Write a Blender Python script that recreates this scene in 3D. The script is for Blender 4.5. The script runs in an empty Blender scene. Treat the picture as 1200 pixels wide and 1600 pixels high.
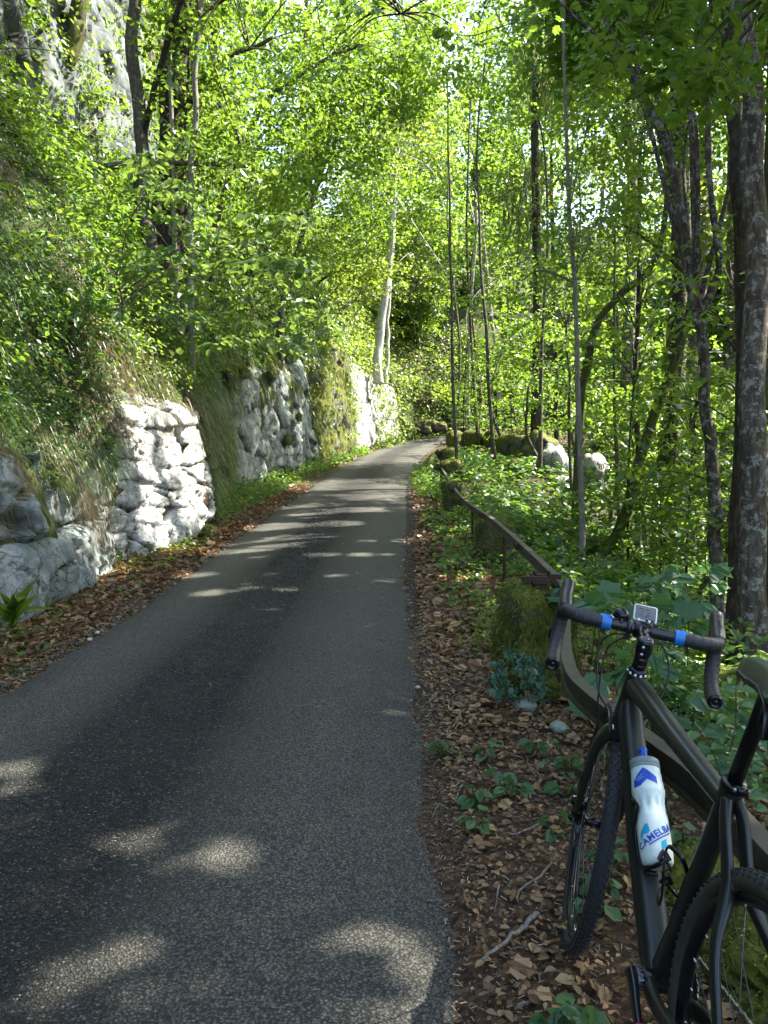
import bpy, bmesh, math, random
import numpy as np
from mathutils import Vector, Matrix
random.seed(7)
rng = np.random.default_rng(11)
R = math.radians
scene = bpy.context.scene

# ------------------------------------------------------------------ camera
CAM_H = 1.42; PITCH = R(4.47); FPX = 1245.0
cam_d = bpy.data.cameras.new("camera")
cam = bpy.data.objects.new("camera", cam_d)
scene.collection.objects.link(cam)
cam.location = (0, 0, CAM_H)
cam.rotation_euler = (R(90) - PITCH, 0, 0)
cam_d.sensor_fit = 'VERTICAL'; cam_d.sensor_height = 36.0
cam_d.lens = FPX / 1600.0 * 36.0
cam_d.clip_start = 0.05; cam_d.clip_end = 2000
scene.camera = cam
scene.render.resolution_x = 768; scene.render.resolution_y = 1024

# ------------------------------------------------------------------ light
SUN_AZ = R(68.0)      # clockwise from +Y
SUN_EL = R(50.0)
SUN = np.array([math.sin(SUN_AZ)*math.cos(SUN_EL), math.cos(SUN_AZ)*math.cos(SUN_EL), math.sin(SUN_EL)])
world = bpy.data.worlds.new("World"); scene.world = world
world.use_nodes = True
wn = world.node_tree; wn.nodes.clear()
wo = wn.nodes.new('ShaderNodeOutputWorld'); wb = wn.nodes.new('ShaderNodeBackground')
sky = wn.nodes.new('ShaderNodeTexSky'); sky.sky_type = 'NISHITA'; sky.sun_disc = False
sky.sun_elevation = SUN_EL; sky.sun_rotation = SUN_AZ
sky.air_density = 1.0; sky.dust_density = 2.5; sky.ozone_density = 1.0
wn.links.new(sky.outputs[0], wb.inputs[0]); wb.inputs[1].default_value = 0.15
wn.links.new(wb.outputs[0], wo.inputs[0])
sd = bpy.data.lights.new("sun", 'SUN'); sd.energy = 4.4; sd.angle = R(0.5); sd.color = (1.0, 0.95, 0.86)
sun = bpy.data.objects.new("sun", sd); scene.collection.objects.link(sun)
sun.rotation_euler = Vector(SUN).to_track_quat('Z', 'Y').to_euler()
scene.view_settings.view_transform = 'Standard'; scene.view_settings.look = 'None'
scene.view_settings.gamma = 1.0; scene.view_settings.use_curve_mapping = False
scene.view_settings.exposure = 2.6
scene.cycles.max_bounces = 7; scene.cycles.diffuse_bounces = 5; scene.cycles.glossy_bounces = 2
scene.cycles.transmission_bounces = 5; scene.cycles.transparent_max_bounces = 4
scene.cycles.caustics_reflective = False; scene.cycles.caustics_refractive = False
scene.cycles.sample_clamp_indirect = 6.0

# ------------------------------------------------------------------ object helpers
def props(o, label=None, cat=None, group=None, kind=None):
    if label: o['label'] = label
    if cat: o['category'] = cat
    if group: o['group'] = group
    if kind: o['kind'] = kind
    return o
def empty(name, loc=(0, 0, 0), **k):
    o = bpy.data.objects.new(name, None); scene.collection.objects.link(o)
    o.location = loc; o.empty_display_size = .1
    return props(o, **k)
def mesh_data(name, V, F, mat=None, smooth=True, fattr=None, vattr=None, mats=None, midx=None):
    """F: one (n,k) array or a list of such arrays."""
    V = np.asarray(V, dtype=np.float32).reshape(-1, 3)
    Fs = F if isinstance(F, list) and (len(F) == 0 or isinstance(F[0], np.ndarray)) else [np.asarray(F)]
    Fs = [f for f in Fs if len(f)]
    me = bpy.data.meshes.new(name)
    me.vertices.add(len(V)); me.vertices.foreach_set('co', V.ravel())
    loops = np.concatenate([f.ravel() for f in Fs]).astype(np.int32)
    tot = np.concatenate([np.full(len(f), f.shape[1]) for f in Fs]).astype(np.int32)
    start = np.concatenate([[0], np.cumsum(tot)[:-1]]).astype(np.int32)
    me.loops.add(len(loops)); me.loops.foreach_set('vertex_index', loops)
    me.polygons.add(len(tot)); me.polygons.foreach_set('loop_start', start)
    me.polygons.foreach_set('loop_total', tot)
    me.polygons.foreach_set('use_smooth', np.full(len(tot), bool(smooth)))
    for m in (mats or ([mat] if mat else [])): me.materials.append(m)
    if midx is not None: me.polygons.foreach_set('material_index', np.asarray(midx, np.int32))
    for k, a in (fattr or {}).items():
        at = me.attributes.new(k, 'FLOAT', 'FACE'); at.data.foreach_set('value', np.asarray(a, np.float32))
    for k, a in (vattr or {}).items():
        at = me.attributes.new(k, 'FLOAT', 'POINT'); at.data.foreach_set('value', np.asarray(a, np.float32))
    me.update(calc_edges=True)
    return me
def link(name, me, parent=None, **k):
    o = bpy.data.objects.new(name, me); scene.collection.objects.link(o)
    if parent: o.parent = parent
    return props(o, **k)
def obj(name, V, F, mat=None, parent=None, smooth=True, fattr=None, vattr=None, mats=None, midx=None, **k):
    return link(name, mesh_data(name, V, F, mat, smooth, fattr, vattr, mats, midx), parent, **k)
class Geo:
    """collects quads / tris / n-gons"""
    def __init__(s): s.V = []; s.F = {}; s.n = 0
    def add(s, V, F):
        V = np.asarray(V, float).reshape(-1, 3)
        for f in (F if isinstance(F, list) and len(F) and isinstance(F[0], np.ndarray) else [np.asarray(F)]):
            if len(f): s.F.setdefault(f.shape[1], []).append(f + s.n)
        s.V.append(V); s.n += len(V); return s
    def out(s): return np.concatenate(s.V), [np.concatenate(v) for v in s.F.values()]
    def build(s, name, mat, parent=None, smooth=True, **k):
        V, F = s.out(); return obj(name, V, F, mat, parent, smooth, **k)

# ------------------------------------------------------------------ noise (vectorised)
def _h(i, j, k, s):
    n = (i*374761393 + j*668265263 + k*2147483647 + s*974634777) & 0xFFFFFFFF
    n = (n ^ (n >> 13)) * 1274126177 & 0xFFFFFFFF
    n = (n ^ (n >> 16)) * 2246822519 & 0xFFFFFFFF
    return ((n ^ (n >> 15)) & 0xFFFFFF) / float(0xFFFFFF)
def vnoise(P, s=0):
    P = np.asarray(P, float); I = np.floor(P).astype(np.int64); f = P - I; f = f*f*(3-2*f)
    i, j, k = I[..., 0], I[..., 1], I[..., 2]; x, y, z = f[..., 0], f[..., 1], f[..., 2]
    def g(a, b, c): return _h(i+a, j+b, k+c, s)
    c00 = g(0,0,0)*(1-x)+g(1,0,0)*x; c10 = g(0,1,0)*(1-x)+g(1,1,0)*x
    c01 = g(0,0,1)*(1-x)+g(1,0,1)*x; c11 = g(0,1,1)*(1-x)+g(1,1,1)*x
    return ((c00*(1-y)+c10*y)*(1-z)+(c01*(1-y)+c11*y)*z)*2-1
def fbm(P, o=4, s=0, g=.5):
    P = np.asarray(P, float); a = 1; t = 0
    for q in range(o): t = t + a*vnoise(P, s+q*17); P = P*2.03+3.1; a *= g
    return t
def worley(P, s=0):
    P = np.asarray(P, float); I = np.floor(P).astype(np.int64)
    f1 = np.full(P.shape[:-1], 9.); f2 = f1.copy(); cid = np.zeros(P.shape[:-1])
    for a in (-1, 0, 1):
        for b in (-1, 0, 1):
            for c in (-1, 0, 1):
                J = I + np.array([a, b, c]); i, j, k = J[..., 0], J[..., 1], J[..., 2]
                Q = J + np.stack([_h(i, j, k, s), _h(i, j, k, s+5), _h(i, j, k, s+9)], -1)
                d = np.sqrt(((Q-P)**2).sum(-1)); m = d < f1
                f2 = np.where(m, f1, np.minimum(f2, d)); cid = np.where(m, _h(i, j, k, s+23), cid); f1 = np.where(m, d, f1)
    return f1, f2, cid
def facets(P, s=0, tilt=.5):
    """random tilted planes, one per cell: angular broken stone"""
    P = np.asarray(P, float); I = np.floor(P).astype(np.int64); best = np.full(P.shape[:-1], 9.); second = best.copy(); val = np.zeros(P.shape[:-1])
    for a in (-1, 0, 1):
        for b in (-1, 0, 1):
            for c in (-1, 0, 1):
                J = I+np.array([a, b, c]); i, j, k = J[..., 0], J[..., 1], J[..., 2]; h = [_h(i, j, k, s+q) for q in (0, 5, 9, 23, 31, 37, 41)]
                dv = P-(J+np.stack(h[:3], -1)); d = np.sqrt((dv**2).sum(-1)); v = (h[3]-.5)+tilt*((h[4]-.5)*dv[..., 0]+(h[5]-.5)*dv[..., 1]+(h[6]-.5)*dv[..., 2])*2; m = d < best
                second = np.where(m, best, np.minimum(second, d)); val = np.where(m, v, val); best = np.where(m, d, best)
    return val, second-best
def sstep(a, b, x): t = np.clip((x-a)/(b-a), 0, 1); return t*t*(3-2*t)

# ------------------------------------------------------------------ layout: point seen at (px,py) of the 1200x1600 photo, d metres in front
_fw = np.array([0, math.cos(PITCH), -math.sin(PITCH)]); _up = np.array([0, math.sin(PITCH), math.cos(PITCH)])
def U(px, py, d):
    return np.array([0, 0, CAM_H]) + d*(_fw + (px-600)/FPX*np.array([1., 0, 0]) + (800-py)/FPX*_up)
def toPix(P):
    Q = np.asarray(P, float) - np.array([0, 0, CAM_H]); d = Q@_fw; dd = np.where(np.abs(d) < 1e-3, 1e-3, d)
    return 600+FPX*Q[..., 0]/dd, 800-FPX*(Q@_up)/dd, d

# ------------------------------------------------------------------ shapes
def grid_faces(n, m, wrap=False):
    i = np.arange(n-1)[:, None]; j = np.arange(m if wrap else m-1)[None, :]; j2 = (j+1) % m
    return np.stack(np.broadcast_arrays(i*m+j, i*m+j2, (i+1)*m+j2, (i+1)*m+j), -1).reshape(-1, 4)
def smooth_path(P, n=8, r=None):
    P = np.asarray(P, float); L = len(P); out = []; ro = []
    r = None if r is None else np.broadcast_to(np.asarray(r, float), (L,))
    for i in range(L-1):
        p0, p1, p2, p3 = P[max(i-1, 0)], P[i], P[i+1], P[min(i+2, L-1)]
        for t in np.arange(n)/n:
            out.append(.5*((2*p1)+(-p0+p2)*t+(2*p0-5*p1+4*p2-p3)*t*t+(-p0+3*p1-3*p2+p3)*t**3))
            if r is not None: ro.append(r[i]*(1-t)+r[i+1]*t)
    out.append(P[-1])
    if r is not None: ro.append(r[-1]); return np.array(out), np.array(ro)
    return np.array(out)
def tube(P, r, n=10, cap=True, prof=None, up=(0, 0, 1)):
    """swept section; r scalar, per-point or (rn, rb) pairs; prof: (n,2) unit section"""
    P = np.asarray(P, float); L = len(P)
    T = np.gradient(P, axis=0); T /= np.linalg.norm(T, axis=1)[:, None]+1e-12
    u = np.asarray(up, float); u = u - T[0]*(u@T[0])
    if np.linalg.norm(u) < .05: u = np.array([1., 0.1, 0]) - T[0]*(np.array([1., 0.1, 0])@T[0])
    N = [u/np.linalg.norm(u)]
    for i in range(1, L):
        v = N[-1]-T[i]*(N[-1]@T[i]); N.append(v/np.linalg.norm(v))
    N = np.array(N); B = np.cross(T, N)
    if prof is None:
        a = np.arange(n)*2*math.pi/n; prof = np.stack([np.cos(a), np.sin(a)], 1)
    prof = np.asarray(prof); n = len(prof)
    r = np.asarray(r, float)
    if r.ndim == 0: r = np.full((L, 2), float(r))
    elif r.ndim == 1: r = np.stack([r, r], 1) if len(r) == L else np.tile(r, (L, 1))
    V = P[:, None]+N[:, None]*(prof[None, :, 0:1]*r[:, None, 0:1])+B[:, None]*(prof[None, :, 1:2]*r[:, None, 1:2])
    F = [grid_faces(L, n, True)]
    V = V.reshape(-1, 3)
    if cap:
        F.append(np.arange(n)[::-1][None, :].copy()); F.append((np.arange(n)+(L-1)*n)[None, :])
    return V, F
def box(c, s, M=None):
    c = np.asarray(c, float); s = np.asarray(s, float)/2
    V = np.array([[x, y, z] for x in (-1, 1) for y in (-1, 1) for z in (-1, 1)])*s
    if M is not None: V = V@np.asarray(M).T
    return V+c, np.array([[0, 1, 3, 2], [4, 6, 7, 5], [0, 4, 5, 1], [2, 3, 7, 6], [0, 2, 6, 4], [1, 5, 7, 3]])
def lathe(prof, c, axis, n=24, cap=True):
    """prof rows (radius, height along axis)"""
    a = np.asarray(axis, float); a /= np.linalg.norm(a); c = np.asarray(c, float)
    P = c + np.array([p[1] for p in prof])[:, None]*a
    u = np.cross(a, [0.3, .2, .9]); u /= np.linalg.norm(u); w = np.cross(a, u)
    t = np.arange(n)*2*math.pi/n
    V = P[:, None]+np.array([p[0] for p in prof])[:, None, None]*(np.cos(t)[None, :, None]*u+np.sin(t)[None, :, None]*w)
    F = [grid_faces(len(prof), n, True)]
    if cap: F += [np.arange(n)[::-1][None, :].copy(), (np.arange(n)+(len(prof)-1)*n)[None, :]]
    return V.reshape(-1, 3), F
def ico(sub=2):
    bm = bmesh.new(); bmesh.ops.create_icosphere(bm, subdivisions=sub, radius=1)
    V = np.array([v.co[:] for v in bm.verts]); F = np.array([[v.index for v in f.verts] for f in bm.faces]); bm.free(); return V, F
ICO = {k: ico(k) for k in (1, 2, 3, 4, 5)}

# ------------------------------------------------------------------ materials
def new_mat(name):
    m = bpy.data.materials.new(name); m.use_nodes = True; nt = m.node_tree; nt.nodes.clear()
    return m, nt
def node(nt, t, **k):
    n = nt.nodes.new(t)
    for a, v in k.items():
        if a.startswith('i_'):
            n.inputs[int(a[2:]) if a[2:].isdigit() else a[2:].replace('_', ' ')].default_value = v
        else: setattr(n, a, v)
    return n
def ramp(nt, fac, stops, interp='LINEAR'):
    n = nt.nodes.new('ShaderNodeValToRGB'); e = n.color_ramp.elements; n.color_ramp.interpolation = interp
    while len(e) > 1: e.remove(e[-1])
    e[0].position = stops[0][0]; e[0].color = (*stops[0][1], 1)
    for p, c in stops[1:]:
        q = e.new(p); q.color = (*c, 1)
    nt.links.new(fac, n.inputs[0]); return n.outputs[0]
def mixc(nt, fac, a, b, mode='MIX'):
    n = nt.nodes.new('ShaderNodeMix'); n.data_type = 'RGBA'; n.blend_type = mode
    for sock, v in ((n.inputs[0], fac), (n.inputs[6], a), (n.inputs[7], b)):
        if hasattr(v, 'is_linked'): nt.links.new(v, sock)
        else: sock.default_value = v if isinstance(v, (int, float)) else (*v, 1)
    return n.outputs[2]
def mth(nt, op, a, b=0.0, clamp=False):
    n = nt.nodes.new('ShaderNodeMath'); n.operation = op; n.use_clamp = clamp
    for s, v in ((n.inputs[0], a), (n.inputs[1], b)):
        if hasattr(v, 'is_linked'): nt.links.new(v, s)
        else: s.default_value = v
    return n.outputs[0]
def noise(nt, scale, detail=4, rough=.55, vec=None, dist=0.0):
    n = node(nt, 'ShaderNodeTexNoise'); n.inputs['Scale'].default_value = scale
    n.inputs['Detail'].default_value = detail; n.inputs['Roughness'].default_value = rough; n.inputs['Distortion'].default_value = dist
    if vec is not None: nt.links.new(vec, n.inputs['Vector'])
    return n.outputs['Fac']
def voro(nt, scale, vec=None, feature='F1', out='Distance'):
    n = node(nt, 'ShaderNodeTexVoronoi', feature=feature); n.inputs['Scale'].default_value = scale
    if vec is not None: nt.links.new(vec, n.inputs['Vector'])
    return n.outputs[out]
def coords(nt, scale=(1, 1, 1)):
    g = node(nt, 'ShaderNodeTexCoord'); m = node(nt, 'ShaderNodeMapping'); m.inputs['Scale'].default_value = scale
    nt.links.new(g.outputs['Object'], m.inputs['Vector']); return m.outputs[0]
def finish(nt, col, rough=.6, bump=None, bstr=.3, bdist=.02, metal=0.0, spec=.4):
    b = node(nt, 'ShaderNodeBsdfPrincipled'); o = node(nt, 'ShaderNodeOutputMaterial')
    for s, v in ((b.inputs['Base Color'], col), (b.inputs['Roughness'], rough), (b.inputs['Metallic'], metal), (b.inputs['Specular IOR Level'], spec)):
        if hasattr(v, 'is_linked'): nt.links.new(v, s)
        else: s.default_value = v if isinstance(v, (int, float)) else (*v, 1)
    if bump is not None:
        bp = node(nt, 'ShaderNodeBump'); bp.inputs['Strength'].default_value = bstr; bp.inputs['Distance'].default_value = bdist
        nt.links.new(bump, bp.inputs['Height']); nt.links.new(bp.outputs[0], b.inputs['Normal'])
    nt.links.new(b.outputs[0], o.inputs[0]); return b
def plain(name, col, rough=.5, metal=0., spec=.5, nscale=60, var=.25, bstr=.08, sc2=None):
    m, nt = new_mat(name); v = coords(nt); n = noise(nt, nscale, 3, .6, v); n2 = noise(nt, 6, 3, .6, v)
    c = np.array(col)
    f = mth(nt, 'ADD', mth(nt, 'MULTIPLY', n, .5), mth(nt, 'MULTIPLY', n2, .5))
    cc = ramp(nt, f, [(.25, tuple(c*(1-var))), (.75, tuple(np.minimum(c*(1+var), 1)))])
    rr = mth(nt, 'ADD', mth(nt, 'MULTIPLY', n2, .25), rough-.12, True)
    finish(nt, cc, rr, n, bstr, .002, metal, spec); return m
def attr(nt, name): return node(nt, 'ShaderNodeAttribute', attribute_name=name).outputs['Fac']
def leaf_mat(name, dark, mid, light, trans, tfac=.42, gloss=.42, wilt=None):
    m, nt = new_mat(name); a = attr(nt, 'rnd')
    oi = node(nt, 'ShaderNodeObjectInfo').outputs['Random']
    g = node(nt, 'ShaderNodeNewGeometry'); n1 = noise(nt, .35, 2, .5, g.outputs['Position'])
    f = mth(nt, 'ADD', mth(nt, 'MULTIPLY', a, .6), mth(nt, 'MULTIPLY', n1, .45))
    f = mth(nt, 'ADD', f, mth(nt, 'MULTIPLY', mth(nt, 'SUBTRACT', oi, .5), .2))
    st = [(.15, dark), (.5, mid), (.85, light)]
    if wilt: st.append((.985, wilt))
    col = ramp(nt, f, st)
    sc = node(nt, 'ShaderNodeMapping'); 
    b = node(nt, 'ShaderNodeBsdfPrincipled'); nt.links.new(col, b.inputs['Base Color']); b.inputs['Roughness'].default_value = .38
    b.inputs['Specular IOR Level'].default_value = gloss
    t = node(nt, 'ShaderNodeBsdfTranslucent'); tc = mixc(nt, .55, col, trans); nt.links.new(tc, t.inputs['Color'])
    mx = node(nt, 'ShaderNodeMixShader'); mx.inputs[0].default_value = tfac
    nt.links.new(b.outputs[0], mx.inputs[1]); nt.links.new(t.outputs[0], mx.inputs[2])
    o = node(nt, 'ShaderNodeOutputMaterial'); nt.links.new(mx.outputs[0], o.inputs[0]); return m

M = {}
M['leaf'] = leaf_mat('broad_leaf', (.026, .078, .010), (.050, .130, .015), (.105, .185, .024), (.34, .50, .04), .49)
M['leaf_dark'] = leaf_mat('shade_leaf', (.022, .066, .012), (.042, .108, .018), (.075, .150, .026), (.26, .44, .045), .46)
M['leaf_blue'] = leaf_mat('herb_leaf', (.030, .085, .030), (.048, .120, .042), (.075, .155, .050), (.16, .34, .07), .38)
M['leaf_yellow'] = leaf_mat('light_leaf', (.055, .110, .016), (.090, .165, .022), (.140, .210, .030), (.42, .52, .05), .52)  # lighter copy of the leaf colour, sunlight painted into the foliage
M['hazel'] = leaf_mat('hazel_leaf', (.050, .115, .022), (.085, .160, .036), (.13, .21, .055), (.32, .46, .06), .40, .6)
M['ivy'] = leaf_mat('ivy_leaf', (.018, .055, .024), (.028, .080, .036), (.045, .105, .045), (.08, .18, .05), .22, .5)
M['conifer'] = leaf_mat('conifer_needle', (.07, .09, .030), (.12, .14, .045), (.19, .20, .07), (.35, .38, .10), .4)
M['grass'] = leaf_mat('grass_blade', (.045, .100, .020), (.075, .150, .028), (.130, .190, .045), (.25, .38, .06), .4)
M['straw'] = leaf_mat('dry_grass', (.090, .070, .035), (.160, .120, .060), (.260, .200, .110), (.25, .18, .08), .25)
M['moss_tuft'] = leaf_mat('moss_tuft', (.040, .070, .010), (.085, .115, .014), (.170, .180, .022), (.25, .28, .03), .25)
M['litter'] = leaf_mat('fallen_leaf', (.060, .034, .018), (.175, .102, .048), (.33, .21, .10), (.24, .11, .03), .18, .3, wilt=(.34, .25, .10))
M['chip'] = leaf_mat('wood_chip', (.11, .08, .05), (.23, .18, .11), (.40, .33, .21), (.2, .1, .05), .05, .3)
# ================================================================== setting
_ctl = np.array([(-8,-1.08,0),(-3,-1.08,0),(2,-1.08,0),(4.7,-1.035,0),(6.9,-1.0,.0),(8.6,-.96,.05),(10.2,-.91,.13),(13.2,-.82,.24),(16.2,-.75,.34),(19.3,-.64,.46),
  (23.3,-.38,.69),(27.4,-.02,.93),(31,.30,1.13),(34.5,.72,1.33),(37.5,1.3,1.55),(40,2.1,1.80),(42.2,3.4,2.08),(43.8,5.4,2.35),(44.8,8.4,2.6),(45.4,12.5,2.8),(45.8,18,3.1),(46,26,3.5),(46,36,4.0)], float)
PATH = smooth_path(_ctl[:, [1, 0, 2]], 14)
_seg = np.linalg.norm(np.diff(PATH[:, :2], axis=0), axis=1)
S_ARC = np.concatenate([[0], np.cumsum(_seg)]); S_ARC += np.interp(0, [0], [0])
S0 = np.interp(0, PATH[:200, 1], S_ARC[:200]); S_ARC = S_ARC-S0          # s = 0 beside the camera, about equal to Y up to the bend
_T = np.gradient(PATH[:, :2], axis=0); _T /= np.linalg.norm(_T, axis=1)[:, None]
_N = np.stack([-_T[:, 1], _T[:, 0]], 1)                                    # to the left of the road
HALF = 1.285
def path_at(s):
    s = np.asarray(s, float)
    p = np.stack([np.interp(s, S_ARC, PATH[:, i]) for i in range(3)], -1)
    n = np.stack([np.interp(s, S_ARC, _N[:, i]) for i in range(2)], -1); n /= np.linalg.norm(n, axis=-1, keepdims=True)
    return p, n
def nearest(X, Y):
    """distance right (+) of the centre line and height of the road there"""
    X = np.asarray(X, float); Y = np.asarray(Y, float); sh = X.shape; X = X.ravel(); Y = Y.ravel()
    best = np.full(X.shape, 1e9); idx = np.zeros(X.shape, int)
    for a in range(0, len(X), 20000):
        D = (X[a:a+20000, None]-PATH[None, :, 0])**2+(Y[a:a+20000, None]-PATH[None, :, 1])**2
        idx[a:a+20000] = D.argmin(1); best[a:a+20000] = D.min(1)
    d = np.sqrt(best); side = (X-PATH[idx, 0])*-_N[idx, 0]+(Y-PATH[idx, 1])*-_N[idx, 1]
    return (d*np.sign(side)).reshape(sh), PATH[idx, 2].reshape(sh), S_ARC[idx].reshape(sh)
def ground_z(X, Y):
    d, z0, s = nearest(X, Y); e = np.abs(d)-HALF
    P = np.stack([np.asarray(X, float), np.asarray(Y, float), np.zeros_like(z0)], -1)
    er = np.clip(e-.95, 0, None)
    fall = np.interp(er, [0, .5, 3, 8, 16, 26, 40, 70, 120], [0, .16, 1.15, 3.3, 6.0, 6.6, 2.5, -12, -30])
    rise = sstep(15, 20, s)*sstep(1.0, 1.8, e)*(1-sstep(4.5, 8, e))*(1-sstep(34, 40, s))
    zr = z0-fall*(1-.65*rise)+rise*.30+np.where(e > 0, .015+.02*fbm(P*2.2, 3, 3)*sstep(0, .3, e), -.012)
    zr = zr+fbm(P*.5, 3, 9)*.22*sstep(1.2, 3, e)
    zl = z0-.02-.3*sstep(0.9, 1.6, e)
    return np.where(d > 0, zr, np.where(e < 0, z0-.012, zl))

# road ------------------------------------------------------------
def build_road():
    ss = np.arange(-6, 78, .2); tt = np.linspace(-1, 1, 25)
    p, n = path_at(ss)
    S, T = np.meshgrid(ss, tt, indexing='ij')
    edge = .05*fbm(np.stack([S*2.3, T*0+np.sign(T)*5, S*0], -1), 4, 4)*np.abs(T)**6
    off = -T*HALF - np.sign(T)*edge
    V = np.zeros(S.shape+(3,))
    V[..., :2] = p[:, None, :2]+n[:, None]*off[..., None]
    V[..., 2] = p[:, None, 2]+.008+.025*(1-T**2)+.004*fbm(V*1.5, 2, 5)-.035*np.abs(T)**14
    m, nt = new_mat('asphalt'); co = node(nt, 'ShaderNodeTexCoord').outputs['Object']
    lat = attr(nt, 'lat')
    vc = voro(nt, 118, co, out='Color'); vd = voro(nt, 118, co); vd2 = voro(nt, 230, co)
    sep = node(nt, 'ShaderNodeSeparateColor'); nt.links.new(vc, sep.inputs[0])
    big = noise(nt, 1.1, 4, .6, co); str_ = noise(nt, 3.0, 5, .6, co)
    track = ramp(nt, mth(nt, 'ADD', lat, mth(nt, 'MULTIPLY', mth(nt, 'SUBTRACT', big, .5), .10)),
        [(0, (.35,)*3), (.06, (.7,)*3), (.15, (1.,)*3), (.24, (.8,)*3), (.36, (.06,)*3), (.56, (0.,)*3), (.66, (.60,)*3), (.78, (1.,)*3), (.92, (.85,)*3), (1, (.75,)*3)])
    chips = ramp(nt, sep.outputs[0], [(0, (.008, .008, .006)), (.5, (.019, .019, .015)), (.84, (.050, .049, .040)), (.96, (.13, .125, .11)), (1, (.25, .24, .22))])
    worn = ramp(nt, sep.outputs[1], [(0, (.070, .069, .053)), (.6, (.112, .110, .087)), (1, (.19, .18, .15))])
    col = mixc(nt, mth(nt, 'MULTIPLY', track, .92), chips, worn)
    col = mixc(nt, mth(nt, 'MULTIPLY', mth(nt, 'SUBTRACT', str_, .45), 1.2, True), col, (.075, .066, .054))
    h = mth(nt, 'ADD', mth(nt, 'MULTIPLY', mth(nt, 'SUBTRACT', 1, vd), .8), mth(nt, 'MULTIPLY', vd2, -.3))
    pore_shade = ramp(nt, vd, [(.30, (0,)*3), (.62, (1,)*3)]); col = mixc(nt, mth(nt, 'MULTIPLY', pore_shade, .75), col, (.010, .010, .009))  # gaps between chips darkened, crevice shade put into the colour
    pale = ramp(nt, noise(nt, 260, 3, .7, co), [(.62, (0,)*3), (.72, (1,)*3)]); col = mixc(nt, mth(nt, 'MULTIPLY', pale, .35), col, (.17, .165, .14))
    h = mth(nt, 'MULTIPLY', h, mth(nt, 'SUBTRACT', 1.1, mth(nt, 'MULTIPLY', track, .6)))
    finish(nt, col, .82, h, .9, .012, 0, .22)
    obj('road', V, grid_faces(len(ss), len(tt)), m, vattr={'lat': ((T+1)/2).ravel()}, kind='structure')
build_road()

def soil_mat(name, moss=.35):
    m, nt = new_mat(name); co = node(nt, 'ShaderNodeTexCoord').outputs['Object']
    a = noise(nt, 26, 6, .7, co); b = noise(nt, 1.3, 4, .6, co); v = voro(nt, 60, co, out='Color')
    sp = node(nt, 'ShaderNodeSeparateColor'); nt.links.new(v, sp.inputs[0])
    c = ramp(nt, mth(nt, 'ADD', mth(nt, 'MULTIPLY', a, .5), mth(nt, 'MULTIPLY', sp.outputs[0], .5)), [(.2, (.018, .012, .008)), (.5, (.055, .034, .020)), (.75, (.105, .066, .036)), (.95, (.19, .14, .08))])
    g = ramp(nt, a, [(.3, (.020, .035, .008)), (.7, (.060, .085, .016))])
    c = mixc(nt, ramp(nt, b, [(.62-moss, (0,)*3), (.80-moss, (1,)*3)]), c, g)
    finish(nt, c, .9, mth(nt, 'ADD', a, mth(nt, 'MULTIPLY', sp.outputs[1], .4)), .8, .03, 0, .2); return m
M['soil'] = soil_mat('forest_soil', -.02); M['bank'] = soil_mat('mossy_bank', .26)

def build_ground():
    def ax(a, b, fine0, fine1, st):
        mid = np.arange(fine0, fine1, st)
        lo = fine0-np.cumsum(st*1.13**np.arange(1, 60)); hi = fine1+np.cumsum(st*1.13**np.arange(0, 60))
        return np.concatenate([[a], lo[lo > a][::-1], mid, hi[hi < b], [b]])
    xs = ax(-400, 400, -4, 6, .14); ys = ax(-60, 600, 0, 26, .16)
    X, Y = np.meshgrid(xs, ys, indexing='ij'); Z = ground_z(X, Y)
    obj('ground', np.stack([X, Y, Z], -1), grid_faces(len(xs), len(ys))[:, ::-1], M['soil'], kind='structure')
build_ground()

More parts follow.
